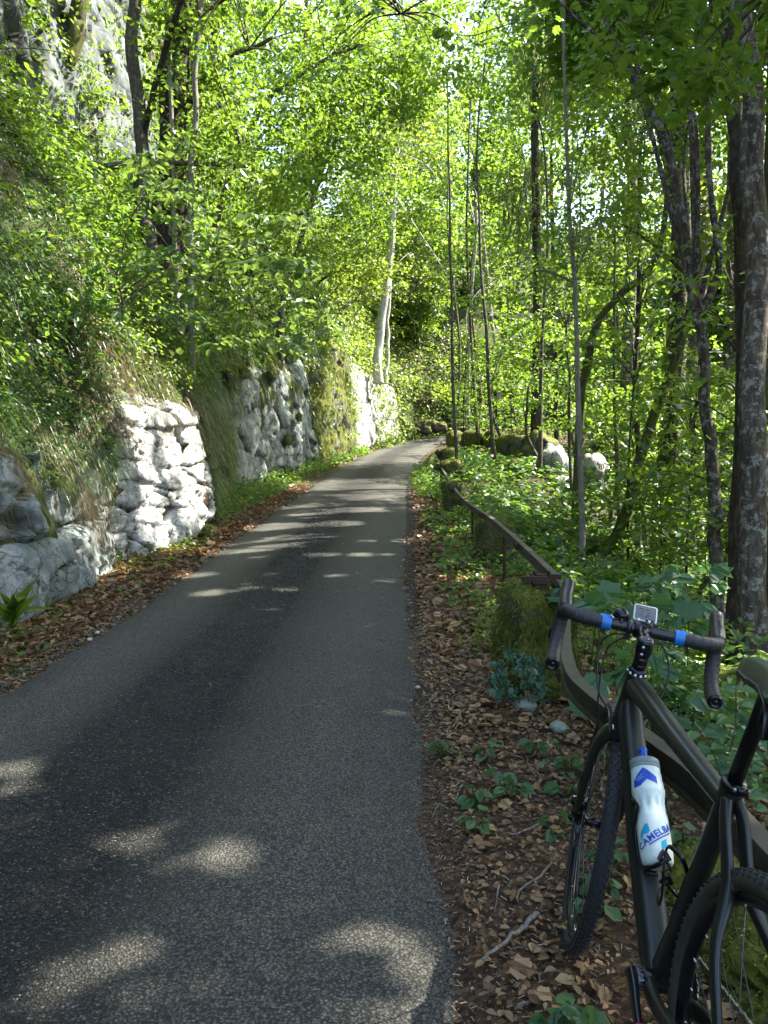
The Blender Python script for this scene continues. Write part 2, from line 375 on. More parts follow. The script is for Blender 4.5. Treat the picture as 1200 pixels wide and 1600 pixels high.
# left bank --------------------------------------------------------
def tab(x, t): return np.interp(x, [a for a, _ in t], [b for _, b in t])
B_OFF = [(-8, .75), (6, .73), (8.6, .72), (10.5, .50), (12.2, .6), (13.5, 1.1), (17, 1.3), (21, 1.15), (25, .9), (29, .55), (33, .45), (38, .4), (46, .7), (52, 1.2), (80, 1.5)]
B_TOP = [(-8, 1.4), (6, 1.45), (8.4, 1.5), (9.4, 2.0), (12, 2.15), (14, 2.3), (17, 3.0), (21, 3.7), (25, 4.3), (30, 5.2), (38, 5.0), (44, 4.2), (50, 4.2), (60, 4.5), (80, 5)]
def bank(s, q, rough=1.0):
    """s along the road, q: 0 road edge, 1 foot of the face, 2 top of the face, 2-4 slope, 4-5 cliff, beyond: hillside. Vectorised."""
    s, q = np.broadcast_arrays(np.asarray(s, float), np.asarray(q, float))
    p, n = path_at(s); b = tab(s, B_OFF); zt = tab(s, B_TOP)-p[..., 2]*sstep(0, 20, s)*.0
    zr = p[..., 2]; top = np.maximum(zt, zr+.8)
    ch = tab(s, [(-8, 1.), (18, 1.), (24, .75), (32, .55), (45, .35), (80, .25)]); sl = tab(s, [(-8, 1), (22, 1.), (32, 1.1), (80, 1.1)])
    offs = np.stack([b*0-.12, b, b+.18+.05*(top-zr), b+1.45*sl, b+2.9*sl, b+3.7*sl, b+7.5*sl, b+28, b+90], -1)
    zs = np.stack([zr-.015, zr+.06, top, top+2.6*sl, top+4.5*sl, top+4.5*sl+6.0*ch, top+4.5*sl+9.5*ch, top+15+9*ch, top+20+12*ch], -1)
    qi = np.clip(np.floor(q), 0, 7).astype(int); f = q-qi
    if True:
        fs = f
    o = np.take_along_axis(offs, qi[..., None], -1)[..., 0]*(1-fs)+np.take_along_axis(offs, qi[..., None]+1, -1)[..., 0]*fs
    z = np.take_along_axis(zs, qi[..., None], -1)[..., 0]*(1-fs)+np.take_along_axis(zs, qi[..., None]+1, -1)[..., 0]*fs
    P = np.concatenate([p[..., :2]+n*(HALF+o)[..., None], z[..., None]], -1)
    a = sstep(.8, 1.3, q)*rough
    k = (1-sstep(8, 26, s)*0)
    D = fbm(P*np.array([.7, .7, .9]), 4, 21)*.26*a
    P[..., :2] -= n*(D)[..., None]; P[..., 2] += fbm(P*.8, 3, 31)*.12*a*sstep(1.5, 2.2, q)+.02*fbm(P*3, 2, 8)*rough*sstep(0, .3, q)
    return P
def bank_normal(s, q):
    e = .05; A = bank(s+e, q)-bank(s-e, q); B = bank(s, q+e)-bank(s, q-e); N = np.cross(B, A)
    N = N/(np.linalg.norm(N, axis=-1, keepdims=True)+1e-9); p, n = path_at(s)
    sg = np.sign(N[..., 2]*.6-(N[..., :2]*n).sum(-1)); return N*np.where(sg == 0, 1, sg)[..., None]
def build_bank():
    ss = np.concatenate([np.arange(-7.5, 2, .5), np.arange(2, 30, .13), np.arange(30, 52, .3), np.arange(52, 92, 1.)])
    ss = ss[ss < S_ARC[-1]-.1]
    qs = np.concatenate([np.linspace(0, 1, 8)[:-1], np.linspace(1, 2, 22)[:-1], np.linspace(2, 4, 34)[:-1], np.linspace(4, 5, 30)[:-1], np.linspace(5, 8, 24)])
    S, Q = np.meshgrid(ss, qs, indexing='ij')
    obj('hillside', bank(S, Q), grid_faces(len(ss), len(qs))[:, ::-1], M['bank'], kind='structure')
build_bank()

# rock -------------------------------------------------------------
def rock_mat(name, c0, c1, moss=.0, stain=.5):
    m, nt = new_mat(name); co = node(nt, 'ShaderNodeTexCoord').outputs['Object']
    g = node(nt, 'ShaderNodeNewGeometry')
    a = noise(nt, 2.2, 8, .68, co, .3); b = noise(nt, 18, 6, .7, co); c = noise(nt, .9, 3, .6, co); cav = attr(nt, 'cav')
    col = ramp(nt, a, [(.3, tuple(np.array(c0)*.55)), (.45, c0), (.62, c1)])
    col = mixc(nt, mth(nt, 'MULTIPLY', ramp(nt, b, [(.5, (0,)*3), (.7, (1,)*3)]), .55), col, tuple(np.array(c0)*.35))
    mp = node(nt, 'ShaderNodeMapping'); mp.inputs['Scale'].default_value = (3.2, 3.2, .45); nt.links.new(co, mp.inputs['Vector'])
    st = noise(nt, 1.6, 6, .65, mp.outputs[0])
    col = mixc(nt, mth(nt, 'MULTIPLY', ramp(nt, st, [(.50, (0,)*3), (.68, (1,)*3)]), stain), col, (.062, .058, .040))
    col = mixc(nt, ramp(nt, cav, [(.0, (1,)*3), (.55, (0,)*3)]), col, (.035, .030, .022))
    sx = node(nt, 'ShaderNodeSeparateXYZ'); nt.links.new(g.outputs['Normal'], sx.inputs[0])
    mm = mth(nt, 'ADD', mth(nt, 'MULTIPLY', sx.outputs[2], .35), mth(nt, 'ADD', mth(nt, 'MULTIPLY', c, .9), moss-.62))
    mf = ramp(nt, mth(nt, 'ADD', mm, mth(nt, 'MULTIPLY', mth(nt, 'SUBTRACT', b, .5), .5)), [(.12, (0,)*3), (.24, (1,)*3)])
    mc = ramp(nt, b, [(.3, (.030, .042, .008)), (.5, (.085, .095, .014)), (.7, (.17, .17, .025))])
    col = mixc(nt, mf, col, mc)
    h = mth(nt, 'ADD', mth(nt, 'ADD', mth(nt, 'MULTIPLY', b, .35), a), mth(nt, 'MULTIPLY', mf, .3))
    wn_ = node(nt, 'ShaderNodeTexNoise'); wn_.inputs['Scale'].default_value = 3.0; wn_.inputs['Detail'].default_value = 4; nt.links.new(co, wn_.inputs['Vector'])
    va = node(nt, 'ShaderNodeVectorMath', operation='SCALE'); nt.links.new(wn_.outputs['Color'], va.inputs[0]); va.inputs['Scale'].default_value = .35
    vb = node(nt, 'ShaderNodeVectorMath', operation='ADD'); nt.links.new(co, vb.inputs[0]); nt.links.new(va.outputs[0], vb.inputs[1])
    mq = node(nt, 'ShaderNodeMapping'); mq.inputs['Scale'].default_value = (1., 1., 2.4); nt.links.new(vb.outputs[0], mq.inputs['Vector'])
    lines = ramp(nt, voro(nt, 2.3, mq.outputs[0], 'DISTANCE_TO_EDGE'), [(0, (1,)*3), (.022, (0,)*3)])
    lines2 = ramp(nt, voro(nt, 6.5, mq.outputs[0], 'DISTANCE_TO_EDGE'), [(0, (1,)*3), (.030, (0,)*3)])
    msk = ramp(nt, c, [(.42, (0,)*3), (.58, (1,)*3)])
    ln_ = mth(nt, 'ADD', mth(nt, 'MULTIPLY', lines, .8), mth(nt, 'MULTIPLY', mth(nt, 'MULTIPLY', lines2, msk), .7), True)
    col = mixc(nt, mth(nt, 'MULTIPLY', ln_, mth(nt, 'SUBTRACT', 1, mf)), col, (.045, .04, .03))
    h = mth(nt, 'SUBTRACT', h, mth(nt, 'MULTIPLY', ln_, .5))
    finish(nt, col, .88, h, .5, .035, 0, .2); return m
M['lime'] = rock_mat('pale_limestone', (.155, .185, .172), (.30, .33, .305), -.10, .8)  # shaded copy of the limestone: shade put into a greyer, darker colour
M['lime_white'] = rock_mat('bare_limestone', (.34, .345, .325), (.54, .535, .505), -.14, .7)  # sunlit copy of the limestone: whiter colour for the faces in sun
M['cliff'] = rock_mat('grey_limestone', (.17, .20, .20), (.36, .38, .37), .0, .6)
M['cliffdark'] = rock_mat('blue_grey_cliff', (.075, .092, .090), (.17, .19, .185), .12, .7)  # cliff colour darkened to carry the shade it stands in
M['darkstone'] = rock_mat('dark_mossy_stone', (.07, .065, .05), (.14, .13, .10), .22, .6)
M['mossrock'] = rock_mat('mossy_stone', (.14, .14, .12), (.28, .27, .23), .42, .5)
def rock_patch(name, s0, s1, q0, q1, bulge, mat, label, seed, res=.026, strata=5.0, crack=.06, parent=None, cat='rock face', amp=.10):
    ln = (s1-s0); hgt = np.linalg.norm(bank((s0+s1)/2, q1)-bank((s0+s1)/2, q0))
    n = int(max(12, ln/res)); m = int(max(12, hgt/res))
    u = np.linspace(-1, 1, n); v = np.linspace(-1, 1, m); Uu, Vv = np.meshgrid(u, v, indexing='ij')
    wob = .10*fbm(np.stack([Uu*2+seed, Vv*2, Uu*0], -1), 3, seed)
    ss = (s0+s1)/2+(Uu+wob*(1-Uu**2)*.0)*ln/2; qq = (q0+q1)/2+Vv*(q1-q0)/2
    P = bank(ss, qq, .35); p, nn = path_at(ss)
    rim = 1-np.maximum(np.abs(Uu+wob*.6)**7, np.abs(Vv+wob*.6)**9); rim = np.clip(rim, -.6, 1)
    Q = P+seed*3.7
    wq = Q+.14*np.stack([fbm(Q*1.1, 2, seed), fbm(Q*1.1+9, 2, seed), .5*fbm(Q*.8+4, 2, seed)], -1)
    L_ = strata*.62; zl = Q[..., 2]*L_+.55*fbm(Q*np.array([.45, .45, 1.1]), 3, seed+40); kz = np.floor(zl); fz = zl-kz; hz = _h(kz.astype(np.int64), np.int64(3)+0*kz.astype(np.int64), 0*kz.astype(np.int64), seed)
    sl_ = ss*(.35+.6*hz)+hz*7+.22*fbm(Q*1.5, 3, seed+41); ks = np.floor(sl_); fs_ = sl_-ks; hb = _h(kz.astype(np.int64), ks.astype(np.int64), 0*kz.astype(np.int64), seed+50); hb2 = _h(kz.astype(np.int64), ks.astype(np.int64), 1+0*kz.astype(np.int64), seed+50)
    bed = (hb-.5)+(hb2-.5)*(fs_-.5)*1.2-.35*(fz-.5)
    bg = np.maximum(1-sstep(0, .055*L_/2.5+.02, np.minimum(fz, 1-fz)), (1-sstep(0, .035, np.minimum(fs_, 1-fs_)))*(hb > .62))*sstep(-.15, .35, fbm(Q*1.1, 2, seed+44))
    cid, e1 = facets(wq*np.array([.85, .85, 1.15]), seed, .9); ck = 1-sstep(.0, crack, e1)
    gid, e2 = facets(wq*np.array([1.9, 1.9, strata*.8]), seed+2, .8); lc = (1-sstep(.0, .09, e2))*sstep(-.25, .25, fbm(Q*.9, 2, seed+8))
    hid, e3 = facets(wq*np.array([5.5, 5.5, 10.]), seed+4, .8); ckb = (1-sstep(0, .10, e3))*sstep(-.1, .35, fbm(Q*1.3, 2, seed+12))
    kid, e4 = facets(Q*np.array([15., 15., 24.]), seed+6, .8)
    D = bulge+amp*.45*fbm(Q*.7, 2, seed+1)+amp*.9*cid+.065*bed-.045*bg+.065*gid*amp/.1+.018*hid+.006*kid+.003*fbm(Q*12, 2, seed+7)-.09*ck-.03*lc-.012*ckb
    D = D*np.clip(rim, 0, 1)-.30*(1-np.clip(rim, 0, 1))
    P[..., :2] -= nn*D[..., None]
    cav = np.clip(1-ck*.9-.5*lc-.5*ckb-.9*bg-.22*(gid < -.25), 0, 1)*np.clip(rim*3, 0, 1)
    return obj(name, P, grid_faces(n, m)[:, ::-1], mat, parent, True, vattr={'cav': cav.ravel()}, label=label, cat=cat)
rock_patch('rock_face', 4.2, 7.2, 1.38, 1.98, .13, M['lime'], 'grey rounded limestone block at the near end of the rock wall, under drooping grass', 3)
rock_patch('rock_face', 7.02, 9.15, 1.40, 2.0, .12, M['lime'], 'grey weathered limestone block under hanging grass, between the near block and the white face', 5)
rock_patch('rock_slab', 5.5, 9.0, .94, 1.47, .20, M['lime'], 'smooth sloping grey-green limestone slab below the horizontal crack, beside leaf litter', 9, strata=2.2, crack=.03, amp=.06)
rock_patch('rock_slab', 3.2, 5.55, .98, 1.40, .16, M['lime'], 'low grey limestone slab half hidden by long green leaves', 29, strata=2.2, amp=.06)
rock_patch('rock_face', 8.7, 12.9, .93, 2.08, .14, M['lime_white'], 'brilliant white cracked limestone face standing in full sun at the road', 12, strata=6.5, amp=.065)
rock_patch('rock_face', 13.0, 15.8, .98, 1.9, .05, M['cliff'], 'dark recessed rock behind the sunlit white face', 14, res=.05)
rock_patch('rock_face', 16.4, 20.6, .96, 2.05, .20, M['lime'], 'grey limestone block with a moss cap in the middle of the wall', 16, res=.05, strata=3)
rock_patch('rock_face', 20.2, 26.4, .96, 2.02, .22, M['lime'], 'pale layered limestone face with horizontal cracks and yellow moss pads', 18, res=.06, strata=2.4)
rock_patch('rock_face', 26.0, 33.2, .95, 2.2, .30, M['mossrock'], 'bulging rock buttress thickly covered with green moss', 22, res=.07, strata=2)
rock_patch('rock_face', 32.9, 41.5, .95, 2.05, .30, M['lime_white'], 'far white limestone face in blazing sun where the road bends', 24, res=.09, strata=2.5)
rock_patch('cliff', 4.0, 22, 3.75, 6.3, .45, M['cliffdark'], 'tall grey limestone cliff rising behind the trees above the bank', 27, res=.085, strata=1.1, crack=.05, cat='cliff', amp=.15)

def boulder(name, c, size, mat, label, seed, rz=0., cat='rock', group=None, sub=4, blocky=.6, parent=None, mossy=0, rough=1.0):
    V, F = ICO[sub]; V = V.copy()
    pw = 2+blocky*4; V = V/((np.abs(V)**pw).sum(1)**(1/pw))[:, None]
    V = V*np.asarray(size)/2
    Q = V+seed*5.3; nrm = V/(np.linalg.norm(V, axis=1)[:, None]+1e-9)
    sc = float(np.mean(size)); f1, f2, cid = worley(Q/sc*2.6, seed)
    ck = 1-sstep(0, .12, f2-f1)
    V = V+nrm*(sc*rough*(.10*fbm(Q/sc*2, 4, seed)+.09*(cid-.5)-.03*ck))[:, None]
    o = obj(name, V, F, mat, parent, True, vattr={'cav': np.clip(1-ck, 0, 1)}, label=label, cat=cat, group=group)
    o.location = c; o.rotation_euler = (random.uniform(-.1, .1), random.uniform(-.1, .1), rz); return o
def gz(x, y): return float(ground_z(np.array([x]), np.array([y]))[0])

# mossy stones and the ledge beyond the rail
def on_ground(px, py, d): P = U(px, py, d); return P[0], P[1], gz(P[0], P[1])
M['rockwet'] = rock_mat('sunlit_limestone', (.34, .33, .30), (.55, .54, .50), -.02, .35)  # dry rock; whitish colour stands in for sunlight on it
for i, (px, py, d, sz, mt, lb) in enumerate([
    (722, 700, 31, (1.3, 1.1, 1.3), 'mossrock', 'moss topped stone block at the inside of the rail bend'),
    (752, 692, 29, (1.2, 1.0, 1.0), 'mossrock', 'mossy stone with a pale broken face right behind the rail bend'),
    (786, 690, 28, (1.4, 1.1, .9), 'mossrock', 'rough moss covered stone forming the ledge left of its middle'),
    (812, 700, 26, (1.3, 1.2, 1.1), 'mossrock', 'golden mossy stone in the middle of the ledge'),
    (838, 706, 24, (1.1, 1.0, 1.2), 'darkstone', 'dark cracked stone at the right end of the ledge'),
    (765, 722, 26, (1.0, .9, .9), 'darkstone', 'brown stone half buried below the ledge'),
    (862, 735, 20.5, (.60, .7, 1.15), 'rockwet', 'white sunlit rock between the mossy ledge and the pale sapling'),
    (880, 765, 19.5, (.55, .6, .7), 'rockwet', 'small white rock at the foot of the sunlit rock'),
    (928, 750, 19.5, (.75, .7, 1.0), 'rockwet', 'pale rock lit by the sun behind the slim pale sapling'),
    (812, 750, 21, (.9, .9, .8), 'mossrock', 'low brown rock half buried in herbs below the ledge'),
    (667, 668, 42, (1.1, .8, .65), 'darkstone', 'dark squat stone at the far road edge where the road disappears'),
    (688, 667, 42, (.8, .8, .5), 'darkstone', 'small dark stone between the squat stone and the grey pole'),
    (718, 668, 38.5, (.7, .7, .9), 'darkstone', 'brown stump like stone at the foot of the grey pole')]):
    P = U(px, py, d); boulder('boulder', (P[0], P[1], P[2]), sz, M[mt], lb, 40+i, rz=i*.7, blocky=.25, rough=1.9)

# ------------------------------------------------------------------ guard rail on stone posts
M['rail'] = plain('old_rail_paint', (.060, .055, .036), .55, .25, .4, 30, .45, .25)
M['rust'] = plain('rusty_iron', (.050, .030, .020), .8, .3, .3, 50, .5, .4)
RAIL = np.array([(1.02,-3.,.50),(.92,.0,.53),(.80,1.2,.57),(.765,1.84,.60),(.725,2.1,.605),(.665,2.5,.61),(.66,2.75,.61),(.73,3.15,.61),(.90,3.9,.615),(1.03,4.6,.62),(1.11,6.3,.63),(1.15,8.4,.66),(1.16,10.5,.66),(1.20,13.0,.70),(1.36,17,.80),(1.48,21,.98),(1.62,25,1.20),(1.80,28,1.38),(2.05,30.6,1.55),(2.42,32.8,1.78),(2.95,34.4,1.96),(3.6,35.6,2.1)])
rp = smooth_path(RAIL, 10)
rail = empty('guard_rail', (1.0, 1.5, 0), label='long bent olive-brown metal guard rail snaking along the right road edge', cat='guard rail')
prof = np.array([(-1, -.62), (-1, .62), (-.55, .62), (-.55, .16), (.55, .16), (.55, .62), (1, .62), (1, -.62), (.70, -.62), (.70, -.2), (-.70, -.2), (-.70, -.62)])[::-1]
V, F = tube(rp, np.tile([.038, .036], (len(rp), 1))*(1+.05*fbm(rp*3, 3, 6))[:, None], prof=prof, up=(0, 0, 1))
o = obj('rail_beam', V-np.array([1.0, 1.5, 0]), F, M['rail'], rail, False)
posts = [((.90, 4.62), (.37, .40, .62), 'thick square stone post with bright moss cap carrying the rail beside the bicycle wheel'),
  ((1.30, 9.3), (.36, .5, .50), 'squat mossy stone post under the rail behind the second patch of herbs'),
  ((1.30, 14.3), (.42, .6, .58), 'dark mossy stone post under the rail midway to the bend'),
  ((1.68, 20.5), (.55, 1.3, .62), 'long dark stone block under the rail just before the bend'),
  ((1.98, 25.6), (.5, .8, .65), 'stone post behind the long dark block, nearest the rail bend')]
POSTS = []
for i, ((x, y), sz, lb) in enumerate(posts):
    z = gz(x, y); POSTS.append((x, y, z, sz))
    boulder('stone_post', (x, y, z+sz[2]*.44), sz, M['mossrock' if i == 0 else 'darkstone'], lb, 60+i, rz=.15, cat='stone post', group='stone posts carrying the rail', sub=5 if i == 0 else 4, blocky=1.2)
for i, yj in enumerate((2.9, 4.55, 6.4, 9.3, 11.8, 14.3)):
    j = int(np.argmin(abs(rp[:, 1]-yj))); c = rp[j]-np.array([1.0, 1.5, 0]); t_ = rp[j+1]-rp[j-1]; t_ /= np.linalg.norm(t_); n_ = np.cross(t_, [0, 0, 1.]); n_ /= np.linalg.norm(n_)
    MM = np.stack([t_, n_, np.cross(t_, n_)], 1); pl = obj('joint_plate', *box(c-n_*.0365, (.16, .008, .050), MM), M['rust'], rail, False)
    for dx in (-.055, -.02, .02, .055): obj('bolt', *lathe([(.009, 0), (.009, .008), (.004, .010)], c-n_*.040+t_*dx, -n_, 6), M['rust'], pl)
# iron bracket on top of the first post
g = Geo(); bx, by, bz = .90, 4.55, POSTS[0][2]+.60
br = empty('iron_bracket', (bx, by, bz), label='rusty iron bracket on top of the moss capped post', cat='bracket')
for c, s in (((0, 0, .02), (.07, .06, .10)), ((-.04, -.03, .075), (.14, .03, .03)), ((.05, .03, .078), (.15, .035, .03)), ((0, .0, .06), (.10, .10, .02))):
    obj('bracket_plate', *box(c, s), M['rust'], br, False)
for i, dx in enumerate((-.03, .05)):
    obj('bolt', *lathe([(.012, 0), (.012, .02), (.006, .024)], (dx, 0, .095), (0, 0, 1), 6), M['rust'], br)
for i, (px, d) in enumerate(((778, 7.6), (745, 10.4))):
    j = int(np.argmin(abs(rp[:, 1]-d))); x, y, zt = rp[j]; z = gz(x, y)
    Vp, Fp = tube(np.array([(x+.02, y, z-.1), (x+.01, y, (z+zt)/2), (x+.01, y, zt-.02)]), .016, 8)
    obj('iron_rod', Vp, Fp, M['rust'], label=('thin rusty iron rod holding up the rail between the first two stone posts', 'thin rusty rod just past the second stone post')[i], cat='iron rod', group='iron rods under the rail')
# ================================================================== bicycle
HA = R(71.5); AX = np.array([.60, 0, .35]); s_up = np.array([-math.cos(HA), 0, math.sin(HA)]); s_pf = np.array([math.sin(HA), 0, math.cos(HA)])
A0 = AX-.05*s_pf
def hx(t): return A0+t*s_up
STEER = R(-12.9)
def st(P):
    P = np.asarray(P, float); v = P-A0; k = s_up
    return A0+v*math.cos(STEER)+np.cross(k, v)*math.sin(STEER)+k*(v@k)[..., None]*(1-math.cos(STEER))
def stg(VF): return st(VF[0]), VF[1]
M['frame'] = plain('matt_olive_black_paint', (.014, .017, .013), .36, .15, .5, 90, .25, .04)
M['black'] = plain('black_plastic', (.012, .012, .013), .38, 0, .5, 120, .3, .05)
M['gloss'] = plain('black_anodised', (.010, .011, .013), .22, .4, .5, 100, .2, .02)
M['rubber'] = plain('tyre_rubber', (.026, .027, .029), .72, 0, .35, 160, .35, .25)
M['wall_rubber'] = plain('dusty_tyre_wall', (.045, .045, .034), .8, 0, .3, 40, .4, .2)
M['steel'] = plain('bright_steel', (.45, .45, .46), .25, .9, .5, 80, .15, .02)
M['dksteel'] = plain('dark_steel', (.10, .10, .11), .32, .8, .5, 80, .2, .02)
M['bluetape'] = plain('blue_tape', (.012, .16, .52), .42, 0, .5, 200, .2, .15)
M['saddle'] = plain('olive_saddle_cover', (.055, .066, .040), .42, 0, .5, 70, .2, .05)
M['fabric'] = plain('worn_black_fabric', (.026, .023, .019), .85, 0, .3, 300, .4, .5)
M['strap'] = plain('grey_strap', (.10, .095, .08), .7, 0, .3, 200, .3, .3)
M['red'] = plain('red_rubber', (.55, .02, .015), .4, 0, .5, 80, .2, .1)
M['white'] = plain('white_plastic', (.70, .71, .70), .3, 0, .5, 80, .05, .02)
M['screen'] = plain('grey_display', (.060, .075, .068), .16, 0, .6, 20, .25, .0)
M['digits'] = plain('display_digits', (.014, .018, .017), .4)
m, nt = new_mat('wrapped_bar_tape'); co = coords(nt); wv = noise(nt, 260, 2, .5, co); w2 = noise(nt, 35, 3, .6, co)
finish(nt, ramp(nt, w2, [(.3, (.010, .010, .011)), (.7, (.024, .024, .026))]), .55, wv, .35, .002, 0, .45); M['tape'] = m

bike = empty('bicycle', label='dark olive gravel bicycle with drop handlebar leaning on the guard rail', cat='bicycle')
BYAW = R(90.3); BLEAN = R(7.0); BSL = R(-1.51)
bike.matrix_world = Matrix.Translation((.552, 1.606, .022)) @ Matrix.Rotation(BYAW, 4, 'Z') @ Matrix.Rotation(BLEAN, 4, 'X') @ Matrix.Rotation(-BSL, 4, 'Y')
def bp(name, VF, mat, parent=None, smooth=True, **k): return obj(name, VF[0], VF[1], mat, parent or bike, smooth, **k)
def join(*a):
    g = Geo()
    for V, F in a: g.add(V, F)
    return g.out()
BB = np.array([0, 0, .275]); ST = np.array([-.187, 0, .765]); RH = np.array([-.425, 0, .350])
HB = hx(.375); HT = hx(.535)
def sec(pw, n=20):
    a = np.arange(n)*2*math.pi/n; c, s = np.cos(a), np.sin(a)
    return np.stack([np.sign(c)*np.abs(c)**(2/pw), np.sign(s)*np.abs(s)**(2/pw)], 1)
def tb(pts, rr, pw=2.6, n=20, up=(0, 1, 0), k=6, cap=True):
    pts = np.asarray(pts, float); rr = np.asarray(rr, float)
    if rr.ndim == 1: rr = np.stack([rr, rr], 1)
    P = smooth_path(pts, k); t = np.linspace(0, len(pts)-1, len(P))
    r2 = np.stack([np.interp(t, np.arange(len(pts)), rr[:, i]) for i in (0, 1)], 1)
    return tube(P, r2, prof=sec(pw, n), up=up, cap=cap)
# frame -----------------------------------------------------------
fr = bp('frame', join(tb([hx(.368), hx(.39), hx(.45), hx(.515), hx(.537)], [.031, .032, .027, .0255, .027], 2.1)), M['frame'])
bp('down_tube', tb([hx(.475)+[.004, 0, 0], hx(.44)*.94+BB*.06+[-.006, 0, -.004], hx(.40)*.5+BB*.5+[-.022, 0, -.012], BB+[.05, 0, .055], BB+[.0, 0, .012]],
    [(.016, .020), (.029, .032), (.032, .035), (.033, .032), (.036, .03)], 3.0), M['frame'], fr)
bp('top_tube', tb([hx(.500), hx(.5)*.9+(ST+[0,0,-.026])*.1+[0,0,.003], hx(.5)*.5+(ST+[0,0,-.026])*.5, hx(.5)*.12+(ST+[0,0,-.026])*.88, ST+[.0, 0, -.026]],
    [(.023, .028), (.025, .030), (.0235, .022), (.021, .018), (.019, .017)], 2.7), M['frame'], fr)
bp('seat_tube', tb([ST+[-.004, 0, .012], ST*.85+BB*.15, ST*.4+BB*.6, BB+[-.012, 0, .035], BB], [(.0195, .0205), (.019, .021), (.0185, .021), (.024, .024), (.03, .024)], 2.3), M['frame'], fr)
bp('bottom_bracket_shell', lathe([(.020, -.040), (.024, -.038), (.026, -.02), (.026, .02), (.024, .038), (.020, .040)], BB, (0, 1, 0), 28), M['frame'], fr)
for sg in (1, -1):
    bp('seat_stay', tb([ST+[-.008, sg*.010, -.012], ST+[-.030, sg*.0170, -.050], ST+[-.062, sg*.0180, -.115], ST+[-.085, sg*.022, -.160], ST+[-.130, sg*.052, -.235], RH+[.045, sg*.062, .09], RH+[.0, sg*.066, .012]],
        [(.010, .012), (.0085, .016), (.0085, .016), (.013, .014), (.008, .0125), (.0075, .0105), (.007, .010)], 2.6, 14), M['frame'], fr)
    bp('chain_stay', tb([BB+[-.01, sg*.026, -.004], BB+[-.08, sg*.036, .0], BB+[-.2, sg*.052, .03], RH+[.03, sg*.064, -.006], RH+[-.012, sg*.066, 0]],
        [(.014, .022), (.011, .019), (.010, .015), (.008, .012), (.006, .012)], 2.6, 14), M['frame'], fr)
bp('stay_bridge', tb([ST+[-.074, -.022, -.142], ST+[-.074, 0, -.140], ST+[-.074, .022, -.142]], [(.013, .024), (.012, .024), (.013, .024)], 2.4, 12, up=(0, 0, 1)), M['frame'], fr)
# fork ------------------------------------------------------------
fk = bp('fork', stg(join(tb([hx(.372), hx(.352), hx(.335)+[.006, 0, 0]], [.030, .033, .026], 2.3))), M['frame'])
for sg in (1, -1):
    bp('fork_leg', stg(tb([hx(.362)+[.002, sg*.008, 0], hx(.335)+[.004, sg*.034, 0], hx(.29)+[.006, sg*.050, 0], hx(.20)+[.006, sg*.056, 0], hx(.09)+[.012, sg*.058, 0], AX+[-.002, sg*.056, .02], AX+[.0, sg*.055, -.012]],
        [(.020, .024), (.017, .025), (.0125, .022), (.0105, .0185), (.0095, .0145), (.010, .012), (.008, .012)], 2.5, 14)), M['frame'], fk)
# headset, stem ----------------------------------------------------
bp('headset', stg(lathe([(.0235, 0), (.0245, .004), (.023, .010), (.019, .014)], hx(.538), s_up, 28)), M['gloss'])
for i in range(10):
    a = math.pi*(.55+.09*i); q = hx(.5405)+.0243*(np.array([math.sin(HA), 0, math.cos(HA)])*math.cos(a)+np.array([0, 1, 0])*math.sin(a))
    if i % 2 == 0: bp('headset_mark', stg(box(q, (.004, .006, .006))), M['white'])
sp = bp('spacer_stack', stg(lathe([(.0175, 0), (.0178, .014), (.0168, .0145), (.0178, .015), (.0178, .034), (.0168, .0345), (.0178, .035), (.0178, .045)], hx(.552), s_up, 28)), M['gloss'])
CL = hx(.60)+.099*s_pf+.01*s_up
CLt = CL
stm = bp('stem', stg(join(lathe([(.0195, 0), (.0205, .003), (.0205, .036), (.0190, .040)], hx(.594), s_up, 28),
    tb([hx(.612), hx(.614)+.035*s_pf, CL-.03*s_pf, CL-.005*s_pf], [(.0165, .017), (.0155, .016), (.0165, .0165), (.019, .02)], 2.6, 18))), M['gloss'])
bp('stem_cap', stg(lathe([(.0175, 0), (.0175, .003), (.012, .005), (.0115, .0035), (.006, .0035), (.0055, .006), (.0022, .006), (.0022, .003)], hx(.634), s_up, 28)), M['dksteel'], stm)
bp('logo_bar', stg(box(hx(.633)+.045*s_pf, (.022, .005, .0015), np.stack([s_pf, [0, 1, 0], s_up], 1))), M['strap'], stm)
fpl = bp('faceplate', stg(lathe([(.0205, -.022), (.022, -.020), (.022, .020), (.0205, .022)], CL, (0, 1, 0), 24)), M['gloss'], stm)
for dy in (-.014, .014):
    for dz in (.017, -.017): bp('bolt', stg(lathe([(.0042, -.004), (.0042, .006), (.002, .006)], CL+.013*s_pf+[0, dy, dz], s_pf*.6+s_up*.8*np.sign(dz), 8)), M['steel'], fpl)
    bp('bolt', stg(lathe([(.0042, 0), (.0042, .006), (.002, .007)], hx(.603+.02*(dy > 0))-.021*s_pf+[0, .006, 0], -s_pf, 8)), M['steel'], stm)
